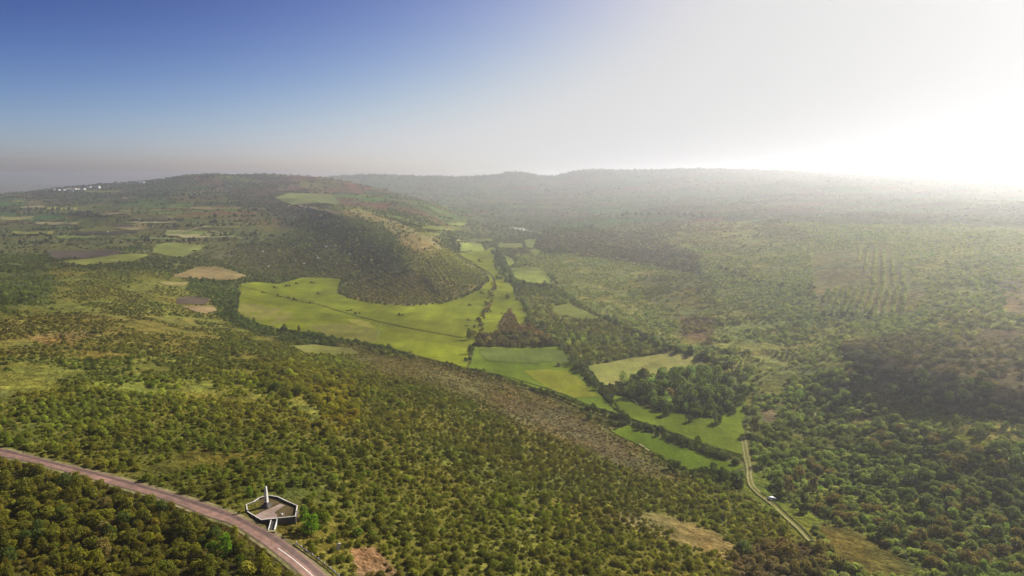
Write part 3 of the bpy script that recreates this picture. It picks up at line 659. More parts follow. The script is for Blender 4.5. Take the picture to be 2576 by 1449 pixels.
def trunk_mesh(seed, tall=1.0):
    r = random.Random(seed); bm = bmesh.new()
    top = Vector((r.uniform(-.05, .05), r.uniform(-.05, .05), .45 * tall))
    tube(bm, (0, 0, -.08), top * .5, .035, .026); tube(bm, top * .5, top, .026, .016)
    for i in range(5):
        a_ = i * 1.26 + r.uniform(-.4, .4); z0 = r.uniform(.2, .42) * tall
        p0 = Vector((top.x * z0, top.y * z0, z0)); p1 = p0 + Vector((math.cos(a_) * .25, math.sin(a_) * .25, r.uniform(.15, .33)))
        tube(bm, p0, p1, .014, .005, 5)
    bmesh.ops.recalc_face_normals(bm, faces=bm.faces)
    me = bpy.data.meshes.new('trunk'); bm.to_mesh(me); bm.free(); me.materials.append(BARK)
    return me
SHAPES = [dict(lobes=7, tall=.95), dict(lobes=9, tall=1.1), dict(lobes=6, tall=.8), dict(lobes=8, tall=1.3), dict(lobes=10, tall=1.0), dict(lobes=5, tall=1.15, open_=.25), dict(lobes=7, tall=.85, open_=.35), dict(lobes=4, tall=.55), dict(lobes=12, tall=1.55), dict(lobes=4, tall=1.0, open_=.6)]
NEAR = [crown_mesh('crown', 100 + i, 620, .052, **s) for i, s in enumerate(SHAPES)]
FARM = [crown_mesh('crown', 200 + i, 110, .125, **s) for i, s in enumerate(SHAPES[:5])]
TRUNKS = [trunk_mesh(300 + i, s['tall']) for i, s in enumerate(SHAPES)]

# ------------------------------------------------------------------ where plants stand
pts = []     # arrays x, y, size, tint
def grid_points():
    xs, ys = [], []
    y = 105.0
    while y < 4700:
        s = max(2.15, .0042 * y)
        half = (y + 30) * .86
        n = int(2 * half / s)
        x = -half + (np.arange(n) + rng.random(n)) * s
        xs.append(x); ys.append(y + rng.uniform(-.6, .6, n) * s)
        y += s
    return np.concatenate(xs), np.concatenate(ys)
X, Y = grid_points()
Z = H(X, Y)
sv, PX, V = land_cover(X, Y, Z)
S0 = np.maximum(2.15, .0042 * Y)
lim = np.maximum(sv['size'], .0030 * Y)
size = lim * np.minimum(rng.lognormal(-.06, .42, len(X)), np.where(Y > 700, 1.6, 2.1))
clump = fbm(X / 22, Y / 22, 97, 3)
stand = fbm(X / 95, Y / 130, 103, 3) - .5
sv['dens'] = np.where(sv['dens'] > .93, sv['dens'], np.clip(sv['dens'] * (1 + stand * 1.5), 0, .93))
p = 1.25 * (S0 / (lim * .80)) ** 2 * sv['dens'] ** 1.2
sl = np.clip((CAMZ - Z) / Y, 0, 1)
p = p * np.where(sv['dens'] > .85, np.clip(sl / .2, .4, 1), np.clip(sl / .3, .2, 1))
p = p * np.where(sv['dens'] > .85, 1, sstep(.62 - sv['dens'] * .7, .72 - sv['dens'] * .45, clump) * 1.25)
# planted rows (about 9 m apart) on the terraced knoll and on the far plantation
rowc = (X * .80 + Y * .60) / np.maximum(7.5, Y * .0085)
rr = np.abs((rowc % 1) - .5) * 2
p = p * (1 - sv['rows'] * (1 - np.where(rr > .55, 1.7, .0)))
keep = rng.random(len(X)) < p
# keep clear of road, terrace, tracks and fields
UPW = [(q.x, q.y) for q in ROAD_U]; DNW = [(q.x, q.y) for q in ROAD_D]
near = np.where(Y < 320)[0]
dmid = np.full(len(X), 99.0)
road_poly = UPW + DNW[::-1]
d1, s1, _ = polydist(X[near], Y[near], UPW); d2, s2, _ = polydist(X[near], Y[near], DNW)
dmid[near] = np.where(in_poly(X[near], Y[near], road_poly), -1, np.minimum(d1, d2))
keep &= dmid > .8 + size * .36
for lab, c1, c2, poly in FIELDS:
    s = signed(PX, V, poly, 30)
    keep &= s < -1.5
TERR = [(612,1262),(612,1296),(652,1345),(706,1345),(760,1312),(762,1268),(715,1244),(670,1238),(632,1250)]
keep &= signed(PX, V, TERR, 12) < -1
TRKW = [at(*q) for q in TRK]; TRKW = [(q.x, q.y) for q in TRKW]
dt, _, _ = polydist(X, Y, TRKW); keep &= dt > 2.6 + size * .3
RAIL = [(744,1370),(770,1390),(800,1411),(830,1434),(862,1462)]
RAILW = [at(*q) for q in RAIL]
dr, _, _ = polydist(X, Y, [(q.x, q.y) for q in RAILW]); keep &= dr > size * .5 + .5
for ln in ([(1290,972),(1390,1002),(1440,1026),(1500,1046),(1550,1062)],):
    W_ = [at(*q) for q in ln]; dd, _, _ = polydist(X, Y, [(q.x, q.y) for q in W_]); keep &= dd > 3
X, Y, Z, size, PX, V = X[keep], Y[keep], Z[keep], size[keep], PX[keep], V[keep]
tint = sv['tint'][keep]; tallf = sv['tall'][keep]
# extra rows of trees and hedges
LINES = [   # line in image pixels, spacing, crown width, tint, jitter
 ([(1244,632),(1252,655),(1262,680),(1272,700),(1290,716),(1310,722)], 6, 7.5, (.050,.070,.026), 9),
 ([(1300,716),(1330,716),(1365,722),(1400,716),(1380,690)], 6, 6, (.052,.070,.024), 5),
 ([(1282,671),(1320,670),(1358,670)], 5, 4, (.040,.050,.022), 2),
 ([(1137,590),(1141,605),(1147,618),(1153,632)], 8, 8, (.050,.062,.026), 8),
 ([(1140,609),(1180,608),(1215,615)], 8, 4, (.05,.06,.026), 3),
 ([(1140,599),(1190,599),(1235,599),(1300,605),(1350,600)], 9, 4.5, (.04,.05,.024), 4),
 ([(1300,756),(1318,758),(1322,775),(1332,790),(1332,815),(1345,822)], 4, 6, (.060,.066,.024), 4),
 ([(1512,800),(1560,822),(1620,848),(1680,880),(1730,890),(1790,915),(1850,940)], 4, 7.5, (.036,.048,.020), 3),
 ([(1432,905),(1445,925),(1470,945),(1486,963),(1512,982),(1525,1000),(1536,1017)], 3.4, 5.0, (.044,.058,.020), 2.2),
 ([(780,850),(820,858),(870,862)], 3.4, 5, (.040,.054,.018), 3),
 ([(1655,1098),(1690,1108),(1730,1124),(1760,1136),(1800,1150),(1866,1176)], 2.8, 4.2, (.038,.052,.018), 1.6),
 ([(1738,1188),(1790,1192),(1840,1205),(1872,1228)], 3.2, 5.6, (.038,.050,.018), 2.5),
 ([(1520,972),(1560,972),(1610,958),(1660,948),(1720,930)], 5, 3.4, (.046,.066,.022), 1.5),
 ([(1196,872),(1250,874),(1340,876),(1400,872)], 5, 4.5, (.060,.056,.026), 2),
 ([(856,705),(900,700),(980,694),(1040,688)], 7, 6, (.040,.046,.022), 4),
 ([(865,748),(960,767),(1040,771),(1110,765),(1165,749),(1205,729),(1229,704)], 5, 4.4, (.050,.054,.022), 2),
 ([(1244,716),(1240,730),(1230,752),(1226,778),(1216,795),(1210,815),(1202,836),(1196,850)], 6, 5.6, (.085,.072,.028), 4),
 ([(1800,672),(1900,708),(1980,722),(2060,726)], 9, 6, (.05,.055,.03), 3),
 ([(2060,790),(2130,796),(2200,802)], 6, 6, (.05,.055,.03), 3),
 ([(1560,545),(1680,543),(1800,546)], 16, 14, (.045,.055,.032), 8),
 ([(470,706),(560,712),(600,705),(700,707),(760,697)], 7, 5.5, (.05,.062,.022), 4),
 ([(0,528),(60,527),(190,529)], 9, 8, (.04,.05,.028), 4),
 ([(60,540),(120,537),(230,540)], 10, 9, (.04,.045,.032), 5),
 ([(600,798),(640,818),(700,833),(750,841)], 4, 4.4, (.055,.062,.022), 3),
]
rl = random.Random(21)
for _ in range(34):          # hedges between the strips of the far plateau
    a_ = rl.uniform(-40, 640); v_ = rl.uniform(486, 622); n_ = rl.uniform(50, 220); sl_ = rl.uniform(-.03, .03) - .02
    LINES.append(([(a_, v_), (a_ + n_ * .5, v_ + n_ * .5 * sl_ + rl.uniform(-2, 2)), (a_ + n_, v_ + n_ * sl_)], 8, 7, (.036, .044, .026), 4))
ex = []
for ln, spc, wid, tnt, jit in LINES:
    W_ = [at(*q) for q in ln]
    for i in range(len(W_) - 1):
        a_, b_ = W_[i], W_[i + 1]; n = max(1, int((b_ - a_).length / spc))
        for t in range(n):
            q = a_.lerp(b_, (t + rng.random()) / n)
            ex.append((q.x + rng.normal() * jit * .5, q.y + rng.normal() * jit * .5, wid * .8 * rng.lognormal(0, .25), *tnt))
# small bushes dotted over the meadow
for q, wid in [((875,783),4.5),((895,791),4),((740,757),4),((700,748),3.5),((690,726),4),((720,722),4.5),((745,716),4),((783,712),4),((800,740),3.2),((660,738),3.4),((725,752),3.2),((1005,795),4.2),((780,764),3),((1178,808),3),((1172,822),2.6),((1226,787),4),((1262,790),3.4),((930,885),4),((1205,660),6),((1262,655),5),((1250,605),6),((1210,740),4),((1180,770),3)]:
    w_ = at(*q); ex.append((w_.x, w_.y, wid, .040, .046, .018))
    ex.append((w_.x + wid * .8, w_.y + rng.normal(), wid * .7, .046, .046, .018))
ext = [.8] * len(ex)
# planted rows on the terraced knoll and on the hillside plantations
for poly, (dx_, dy_), gap, along_, wid, tnt in (
    ([(872,714),(960,690),(1050,690),(1150,715),(1196,722),(1150,746),(1060,766),(980,764),(882,746)], (-.60, .80), 6.6, 2.0, 2.9, (.082, .080, .030)),
    ([(1052,690),(1090,640),(1130,640),(1210,690),(1215,712),(1160,716)], (-.35, .94), 7.0, 2.6, 3.0, (.105, .110, .036)),
    ([(2068,728),(2290,720),(2290,786),(2075,792)], (.52, .85), 6.6, 2.2, 3.4, (.115, .135, .050)),
    ([(2140,625),(2215,620),(2300,715),(2200,722)], (.47, .88), 8.5, 2.6, 3.4, (.15, .165, .07))):
    W_ = [at(*q) for q in poly]; xa = np.array([q.x for q in W_]); ya = np.array([q.y for q in W_])
    nx_, ny_ = -dy_, dx_
    a0, a1 = (xa * nx_ + ya * ny_).min(), (xa * nx_ + ya * ny_).max(); b0, b1 = (xa * dx_ + ya * dy_).min(), (xa * dx_ + ya * dy_).max()
    A_, B_ = np.meshgrid(np.arange(a0, a1, gap), np.arange(b0, b1, along_))
    A_ = A_.ravel() + rng.normal(0, .35, A_.size); B_ = B_.ravel() + rng.normal(0, .6, B_.size)
    qx = A_ * nx_ + B_ * dx_; qy = A_ * ny_ + B_ * dy_
    ok_ = in_poly(qx, qy, list(zip(xa, ya))) & (rng.random(qx.size) < .93)
    for a_, b_ in zip(qx[ok_], qy[ok_]): ex.append((a_, b_, wid * rng.lognormal(0, .18), *tnt)); ext.append(.7)
ex = np.array(ex); ext = np.array(ext)
X = np.concatenate([X, ex[:, 0]]); Y = np.concatenate([Y, ex[:, 1]]); size = np.concatenate([size, ex[:, 2]]); tint = np.concatenate([tint, ex[:, 3:6]]); tallf = np.concatenate([tallf, ext])
Z = H(X, Y)
PX, V = image_px(X, Y, Z)
npt = len(X)
# natural colour variety: light/dark plants, brownish and greener drifts
drift = fbm(X / 35, Y / 35, 101, 3) - .5
light = 1 + (fbm(X / 110, Y / 150, 107, 3) - .5) * .9
br = rng.lognormal(0, .28, npt) * light
brown = np.clip(drift * 2.2 + rng.normal(0, .32, npt), -1, 1)[:, None]
tint = tint * br[:, None] * (1 + brown * np.array([.15, -.03, .04]))
depth = Y * CP - (Z - CAMZ) * SP
pxs = size / depth * F
MULT = np.array([1.06, 1.0, .72])
tint = tint * (1.7 + .35 * sstep(250, 900, Y))[:, None] * MULT
tint = np.clip(tint, .008, .42)

# hand placed trees: foot in image pixels, crown width, shape index, height factor, tint, label
HAND = [
 ((785,1342),6.2,4,1.0,(.085,.150,.014),'bright green leafy bush beside the terrace wall of the obelisk','bush'),
 ((820,1318),4.6,0,1.0,(.095,.115,.016),'yellowish green bush just past the bright green bush by the terrace','bush'),
 ((767,1306),3.6,5,1.1,(.080,.130,.016),'small bright green bush touching the far corner of the terrace wall','bush'),
 ((630,1252),2.6,3,1.2,(.090,.140,.015),'slim bright yellow green bush just behind the obelisk terrace','bush'),
 ((570,1398),4.6,3,1.1,(.080,.140,.014),'bright green bush on the road verge opposite the obelisk steps','bush'),
 ((535,1400),4.0,1,1.0,(.072,.120,.014),'second bright green bush on the verge below the road','bush'),
 ((608,1425),3.6,0,1.0,(.065,.088,.014),'low green bush between the road edge and the bright verge bushes','bush'),
 ((1697,1183),9.0,4,.62,(.036,.048,.016),'broad dark round tree alone at the lower edge of the green strip','tree'),
 ((1897,1090),9.0,3,1.0,(.062,.058,.028),'tall brownish tree standing where the farm track leaves the meadow','tree'),
 ((1866,1014),6.0,1,1.0,(.046,.060,.020),'dark tree in the gap between the copse and the hillside','tree'),
 ((1846,1040),5.0,0,1.0,(.042,.056,.018),'smaller dark tree at the open corner of the copse meadow','tree'),
 ((1860,968),6.0,4,1.0,(.044,.058,.02),'dark tree at the top of the gap beside the copse','tree'),
 ((2402,1082),6.4,3,1.1,(.070,.084,.036),'tall grey green tree at the end of the hillside clearing','tree'),
 ((2330,1024),6.5,1,1.0,(.050,.062,.026),'round tree at the shaded edge of the hillside clearing','tree'),
 ((1676,1046),7.0,2,1.0,(.042,.060,.020),'round tree jutting from the copse into the meadow','tree'),
 ((1737,1062),5.0,0,1.0,(.042,.060,.020),'small tree standing just clear of the copse in the meadow','tree'),
 ((1806,1066),6.6,4,1.0,(.042,.058,.020),'round dark tree at the copse corner nearest the farm track','tree'),
 ((1181,856),7.4,3,1.2,(.058,.066,.026),'tall tree at the meadow corner where the boundary line ends','tree'),
 ((1182,892),5.4,3,1.3,(.062,.074,.030),'slender tree between the two meadows','tree'),
 ((1172,910),4.2,2,1.0,(.036,.046,.018),'low dark bush under the slender tree between the meadows','bush'),
 ((1277,752),6.5,5,.9,(.050,.046,.028),'sparse bare looking tree in the valley meadow','tree'),
 ((717,832),5.0,3,1.1,(.085,.072,.040),'pale brownish tree on the lower edge of the wide meadow','tree'),
 ((752,836),4.0,3,1.4,(.060,.060,.030),'narrow dark tree on the lower edge of the wide meadow','tree'),
 ((1406,922),5.0,5,.7,(.105,.098,.060),'pale leafless bush in the olive meadow','bush'),
 ((1464,1038),3.8,0,1.0,(.046,.062,.020),'small bush at the end of the grassy track','bush'),
 ((1480,1056),5.4,4,.9,(.046,.064,.024),'rounded green bush below the grassy track','bush'),
 ((1582,1068),3.6,3,1.2,(.044,.056,.020),'small dark tree beside the long boundary line','tree'),
 ((1610,1082),5.0,2,1.0,(.040,.052,.018),'spreading dark tree beside the long boundary line','tree'),
 ((1984,1240),6.8,3,1.0,(.105,.084,.055),'pale pinkish brown round tree near the white car','tree'),
 ((2044,1240),7.0,3,1.05,(.092,.080,.050),'pale brown tree with a domed top behind the white car','tree'),
 ((1918,1172),7.4,4,1.0,(.050,.078,.020),'large green tree at the bend of the farm track','tree'),
 ((1996,1158),4.4,0,1.0,(.062,.090,.024),'round light topped tree above the farm track bend','tree'),
 ((2020,1290),6.0,2,.9,(.040,.050,.020),'dark low tree overhanging the curving ditch','tree'),
]
hx, hy = [], []
for h in HAND:
    q = at(*h[0]); hx.append(q.x); hy.append(q.y)
hx = np.array(hx); hy = np.array(hy)
ok = np.ones(npt, bool)
for a_, b_, h in zip(hx, hy, HAND):
    ok &= np.hypot(X - a_, Y - b_) > h[1] * .42 + size * .28
# the largest in the picture become things of their own
inside = (PX > 10) & (PX < 2566) & (V > 500) & (V < 1440) & ok
order = np.argsort(-np.where(inside, pxs, 0))
single = order[:300 - len(HAND)]
is_single = np.zeros(npt, bool); is_single[single] = True
rest = ok & ~is_single

def plant(name, x, y, z, w, shape, tall, tnt, rz, label, cat, group):
    e_ = empty(name, (float(x), float(y), float(z)), rz); e_.scale = (w, w, w * tall)
    tag(e_, label, cat, group)
    c_ = link(bpy.data.objects.new('crown', NEAR[shape]), e_); c_['tint'] = [float(t) for t in tnt]
    link(bpy.data.objects.new('trunk', TRUNKS[shape]), e_)
    return e_
for h, a_, b_ in zip(HAND, hx, hy):
    plant('leafy_bush' if h[6] == 'bush' else 'broadleaf_tree', a_, b_, H(a_, b_) - .1, h[1], h[2], h[3], np.array(h[4]) * 1.6 * MULT, rng.uniform(0, 6.28), h[5], h[6], None)
PAL = [('dark green', (.048,.066,.020)), ('olive green', (.084,.086,.018)), ('mid green', (.068,.094,.026)), ('fresh green', (.086,.122,.024)), ('grey green', (.086,.108,.048)), ('brownish', (.088,.074,.022)), ('pale brown', (.125,.102,.045)), ('yellow green', (.115,.115,.018))]
PC = np.array([c for _, c in PAL])
ORD = 'first second third fourth fifth sixth seventh eighth ninth tenth eleventh twelfth thirteenth fourteenth fifteenth sixteenth seventeenth eighteenth nineteenth twentieth'.split()
def ordinal(i):
    if i < 20: return ORD[i]
    tens = ['twenty', 'thirty', 'forty', 'fifty'][(i + 1) // 10 - 2]
    u_ = (i + 1) % 10
    return {'twenty': 'twentieth', 'thirty': 'thirtieth', 'forty': 'fortieth', 'fifty': 'fiftieth'}[tens] if u_ == 0 else f'{tens}-{ORD[u_ - 1]}'
sx, sy = X[single], Y[single]
du, su, _ = polydist(sx, sy, UPW); dt, st, _ = polydist(sx, sy, TRKW)
below = (in_poly(PX[single], V[single], UP + [(900,3000),(-900,3000),(-900,1000)]))
copse = in_poly(PX[single], V[single], [(1540,960),(1740,915),(1850,940),(1850,1080),(1640,1060)])
zone = []
for i in range(len(single)):
    p_, v_ = PX[single[i]], V[single[i]]
    if copse[i]: zone.append('in the copse between the meadows')
    elif below[i] and p_ < 860: zone.append('on slope below the pale road')
    elif du[i] < 16 and p_ < 900: zone.append('along upper edge of the road')
    elif p_ < 1500: zone.append('on slope past the obelisk' if v_ > 1200 else 'on slope short of the meadows')
    elif p_ < 1900 and v_ < 1240: zone.append('by hedge of the green strip')
    elif p_ < 2040 + max(0, v_ - 1360) and (v_ - 1180) > (p_ - 1885) * 1.0: zone.append('on bank short of the farm track')
    elif v_ > 1300: zone.append('on lower hillside past the farm track')
    elif v_ > 1150: zone.append('on middle hillside past the farm track')
    else: zone.append('on upper hillside by the clearings')
dist = ((np.log(tint[single] / (1.7 * MULT))[:, None, :] - np.log(PC)[None]) ** 2).sum(2)
pc = dist.argmin(1)
shp = rng.integers(0, len(SHAPES), len(single))
tal = rng.uniform(.85, 1.2, len(single)) * tallf[single]
words_, recs = [], {}
for i in range(len(single)):
    hgt = size[single[i]] * tal[i] * SHAPES[shp[i]]['tall']
    wd = 'tall' if hgt > size[single[i]] * 1.2 else ('low' if hgt < size[single[i]] * .86 else 'round')
    recs.setdefault((wd, int(pc[i]), zone[i]), []).append(i)
for (wd, ci, zn), L in recs.items():
    L.sort(key=lambda i: PX[single[i]])
    for k_, i in enumerate(L):
        s_ = single[i]
        cat = 'tree' if size[s_] > 4.6 else 'bush'
        tail = '' if len(L) == 1 else (f', {ordinal(k_)} such from left')
        plant('scrub_tree' if cat == 'tree' else 'scrub_bush', X[s_], Y[s_], Z[s_] - .1, float(size[s_]) * 1.05, int(shp[i]), float(tal[i]), PC[ci] * 1.7 * MULT * rng.uniform(.94, 1.06), rng.uniform(0, 6.28),
              f'{wd} {PAL[ci][0]} {cat} {zn}{tail}', cat, 'trees and bushes of the scrub slopes')

# all other plants: one mass, scattered by geometry nodes
def scatter(name, sel, meshes, label):
    src = bpy.data.collections.new(name + '_plants')
    for i, me_ in enumerate(meshes):
        src.objects.link(bpy.data.objects.new(f'plant_{i:02d}', me_))
    n = len(sel)
    me = bpy.data.meshes.new(name)
    me.vertices.add(n)
    me.vertices.foreach_set('co', np.stack([X[sel], Y[sel], Z[sel] - .1], 1).astype(np.float32).ravel())
    sc_ = np.stack([size[sel], size[sel], size[sel] * tallf[sel] * rng.uniform(.75, 1.2, n)], 1) * 1.05
    a1 = me.attributes.new('scale', 'FLOAT_VECTOR', 'POINT'); a1.data.foreach_set('vector', sc_.astype(np.float32).ravel())
    ro = np.stack([rng.normal(0, .08, n), rng.normal(0, .08, n), rng.uniform(0, 6.28, n)], 1)
    a2 = me.attributes.new('turn', 'FLOAT_VECTOR', 'POINT'); a2.data.foreach_set('vector', ro.astype(np.float32).ravel())
    a3 = me.attributes.new('which', 'INT', 'POINT'); a3.data.foreach_set('value', rng.integers(0, len(meshes), n).astype(np.int32))
    a4 = me.attributes.new('tint', 'FLOAT_COLOR', 'POINT')
    a4.data.foreach_set('color', np.concatenate([tint[sel], np.ones((n, 1))], 1).astype(np.float32).ravel())
    me.update()
    ob = link(bpy.data.objects.new(name, me))
    tag(ob, label, 'vegetation', kind='stuff')
    ng = bpy.data.node_groups.new(name, 'GeometryNodeTree')
    ng.interface.new_socket('Geometry', in_out='INPUT', socket_type='NodeSocketGeometry')
    ng.interface.new_socket('Geometry', in_out='OUTPUT', socket_type='NodeSocketGeometry')
    gi = ng.nodes.new('NodeGroupInput'); go = ng.nodes.new('NodeGroupOutput')
    ci = ng.nodes.new('GeometryNodeCollectionInfo'); ci.inputs['Collection'].default_value = src
    ci.inputs['Separate Children'].default_value = True; ci.inputs['Reset Children'].default_value = True
    ip = ng.nodes.new('GeometryNodeInstanceOnPoints'); ip.inputs['Pick Instance'].default_value = True
    def attr(nm, ty):
        q = ng.nodes.new('GeometryNodeInputNamedAttribute'); q.data_type = ty; q.inputs['Name'].default_value = nm
        return next(s for s in q.outputs if s.enabled and s.name == 'Attribute')
    e2r = ng.nodes.new('FunctionNodeEulerToRotation')
    ng.links.new(gi.outputs[0], ip.inputs['Points']); ng.links.new(ci.outputs[0], ip.inputs['Instance'])
    ng.links.new(attr('which', 'INT'), ip.inputs['Instance Index'])
    ng.links.new(attr('turn', 'FLOAT_VECTOR'), e2r.inputs[0]); ng.links.new(e2r.outputs[0], ip.inputs['Rotation'])
    ng.links.new(attr('scale', 'FLOAT_VECTOR'), ip.inputs['Scale'])
    ng.links.new(ip.outputs[0], go.inputs[0])
    md = ob.modifiers.new('scatter', 'NODES'); md.node_group = ng
    return ob
idx_near = np.where(rest & (pxs > 7.5) & (Y < 1100))[0]
idx_far = np.where(rest & ~((pxs > 7.5) & (Y < 1100)))[0]
print('plants', len(idx_near), len(idx_far), 'singles', len(single))
scatter('scrub', idx_near, NEAR, 'dense mixed bushes and low trees covering the near slopes')
scatter('woodland', idx_far, FARM, 'distant woods and scattered bushes over the far hills')

# ------------------------------------------------------------------ the obelisk and its terrace
STONE = simple_mat('pale_stone', (.62, .59, .54), .8, (1.5, 6), .82, 1.1, .01, 8)
GREY = simple_mat('grey_concrete', (.10, .085, .075), .9, (1.2, 5), .75, 1.2)
PAVE = simple_mat('pink_paving', (.34, .25, .21), .9, (.8, 4), .72, 1.2, col2=(.19, .13, .09), mixscale=.22)
TURF = simple_mat('dry_turf', (.085, .064, .030), .95, (.5, 3), .65, 1.4, .05, 4)
ring_px = [(619,1272),(622,1290),(657,1311),(744,1302),(749,1275),(716,1260),(700,1252),(674,1248),(651,1255),(637,1265)]
gz0 = H(*[np.array([q]) for q in (at(690,1285).x, at(690,1285).y)])[0]
TZ = float(gz0) + .55
ring = [at_z(a_, b_, TZ) for a_, b_ in ring_px]
cen = sum(ring, Vector()) / len(ring)
terr = empty('terrace', (cen.x, cen.y, TZ - 1.1))
tag(terr, 'many sided raised terrace with white rimmed low walls around the obelisk', 'terrace')
base = Vector(terr.location)
def inset(P, d):
    return [p_ + (cen - p_).normalized() * d for p_ in P]
n = len(ring)
def ring_prism(name, outer, inner, z0, z1, mat, parent):
    vs, fs = [], []
    for P, z in ((outer, z0), (outer, z1), (inner, z1), (inner, z0)):
        vs += [(p_.x - base.x, p_.y - base.y, z - base.z) for p_ in P]
    for k_ in range(4):
        for i in range(n):
            fs.append((k_ * n + i, k_ * n + (i + 1) % n, ((k_ + 1) % 4) * n + (i + 1) % n, ((k_ + 1) % 4) * n + i))
    return mesh_obj(name, vs, fs, mat, parent)
ring_prism('retaining_wall', ring, inset(ring, .30), TZ - 3.2, TZ + .30, GREY, terr)
COPE = simple_mat('weathered_coping', (.60, .56, .50), .8, (1.5,), .75, 1.15)
ring_prism('coping', [p_ + (p_ - cen).normalized() * .06 for p_ in ring], inset(ring, .30), TZ + .302, TZ + .42, COPE, terr)
P2 = inset(ring, .28)
mesh_obj('turf', [(p_.x - base.x, p_.y - base.y, TZ - base.z - .12) for p_ in P2], [tuple(range(n))], TURF, terr)
pv = [at_z(a_, b_, TZ) for a_, b_ in [(640,1297),(658,1307),(697,1303),(697,1294),(690,1288),(716,1270),(706,1266),(684,1276),(655,1288)]]
mesh_obj('paving', [(p_.x - base.x, p_.y - base.y, TZ - base.z - .11) for p_ in pv], [tuple(range(len(pv)))], PAVE, terr)
ob_at = at_z(671, 1272, TZ)
obel = empty('obelisk', (ob_at.x, ob_at.y, TZ - .11), math.radians(-14))
tag(obel, 'slender white obelisk on a grey stepped base inside the terrace', 'obelisk')
bm = bmesh.new(); box(bm, (0, 0, .18), (2.6, 2.6, .36), bev=.04); box(bm, (0, 0, .54), (1.8, 1.8, .36), bev=.04); box(bm, (0, 0, .98), (1.15, 1.15, .52), bev=.03, taper=.9)
bm_obj('pedestal', bm, GREY, obel)
bm = bmesh.new()
prof = [(.47, 1.24), (.45, 1.4), (.28, 5.8), (.20, 6.05), (.02, 6.3)]
rows_ = [[bm.verts.new((dx * r_, dy * r_, z_)) for dx, dy in ((-1, -1), (1, -1), (1, 1), (-1, 1))] for r_, z_ in prof]
for i in range(len(rows_) - 1):
    for j in range(4): bm.faces.new((rows_[i][j], rows_[i][(j + 1) % 4], rows_[i + 1][(j + 1) % 4], rows_[i + 1][j]))
bm.faces.new(rows_[0][::-1]); bm.faces.new(rows_[-1])
bmesh.ops.bevel(bm, geom=list(bm.edges), offset=.02, segments=1, affect='EDGES')
bm_obj('shaft', bm, STONE, obel)
bm = bmesh.new(); box(bm, (0, -.40, 2.1), (.40, .05, .55)); bm_obj('plaque', bm, GREY, obel)
# steps
s_top = (at_z(683.5,1309,TZ) + at_z(695.5,1308,TZ)) / 2
g_lo = at(682.5, 1335)
run = Vector((g_lo.x - s_top.x, g_lo.y - s_top.y, 0)); ln_ = run.length; rzs = math.atan2(run.y, run.x)
st = empty('staircase', (s_top.x, s_top.y, g_lo.z), rzs)
tag(st, 'straight flight of steps between two white side walls below the terrace', 'steps')
drop = TZ - g_lo.z
ns = 8
bm = bmesh.new()
for i in range(ns):
    zt = drop * (1 - (i + 1) / (ns + 1)); L_ = ln_ / ns
    box(bm, ((i + .5) * L_ + .1, 0, zt / 2 - .6), (L_ - .004, 1.3, zt + 1.2))
bm_obj('tread', bm, GREY, st)
for sgn in (-1, 1):
    bm = bmesh.new()
    y0 = sgn * .80
    pr = [(-.05, -1), (-.05, drop + .32), (ln_ + .1, .34), (ln_ + .1, -1)]
    A_ = [bm.verts.new((a_, y0 - .09, b_)) for a_, b_ in pr]; B_ = [bm.verts.new((a_, y0 + .09, b_)) for a_, b_ in pr]
    bm.faces.new(A_); bm.faces.new(B_[::-1])
    for i in range(4): bm.faces.new((A_[i], A_[(i + 1) % 4], B_[(i + 1) % 4], B_[i]))
    bm_obj('side_wall', bm, WHITE, st)
bm = bmesh.new(); box(bm, (ln_ + .55, -.3, .06), (1.0, 3.2, .3), bev=.03); bm_obj('landing', bm, simple_mat('mossy_slab', (.25, .22, .10), .9, (2,), .7, 1.2), st)
# broken white stones on the terrace
fl = at_z(710, 1294, TZ)
bm = bmesh.new()
r = random.Random(4)
for i in range(7):
    box(bm, (r.uniform(-.6, .6), r.uniform(-.5, .5), r.uniform(.06, .2)), (r.uniform(.2, .5), r.uniform(.15, .4), r.uniform(.1, .3)), r.uniform(0, 3), taper=.7)
o_ = bm_obj('stone_heap', bm, STONE); o_.location = (fl.x, fl.y, TZ - .12)
tag(o_, 'small heap of white broken stones lying on the terrace turf', 'stones')
# pale leaning slab in the bushes beside the rail
q = at(849, 1382)
bm = bmesh.new(); pr = []
for i in range(9):
    a_ = math.pi * i / 8; pr.append((-.55 * math.cos(a_), 1.45 + .5 * math.sin(a_)))
pr = [(-.55, -.3)] + pr + [(.55, -.3)]
A_ = [bm.verts.new((a_, -.14, b_)) for a_, b_ in pr]; B_ = [bm.verts.new((a_, .14, b_)) for a_, b_ in pr]
bm.faces.new(A_); bm.faces.new(B_[::-1])
for i in range(len(pr)): bm.faces.new((A_[i], A_[(i + 1) % len(pr)], B_[(i + 1) % len(pr)], B_[i]))
o_ = bm_obj('stone_marker', bm, STONE); o_.location = q; o_.rotation_euler = (.2, .25, .6)
tag(o_, 'pale leaning rounded stone slab among bushes beyond the guard rail', 'stone')
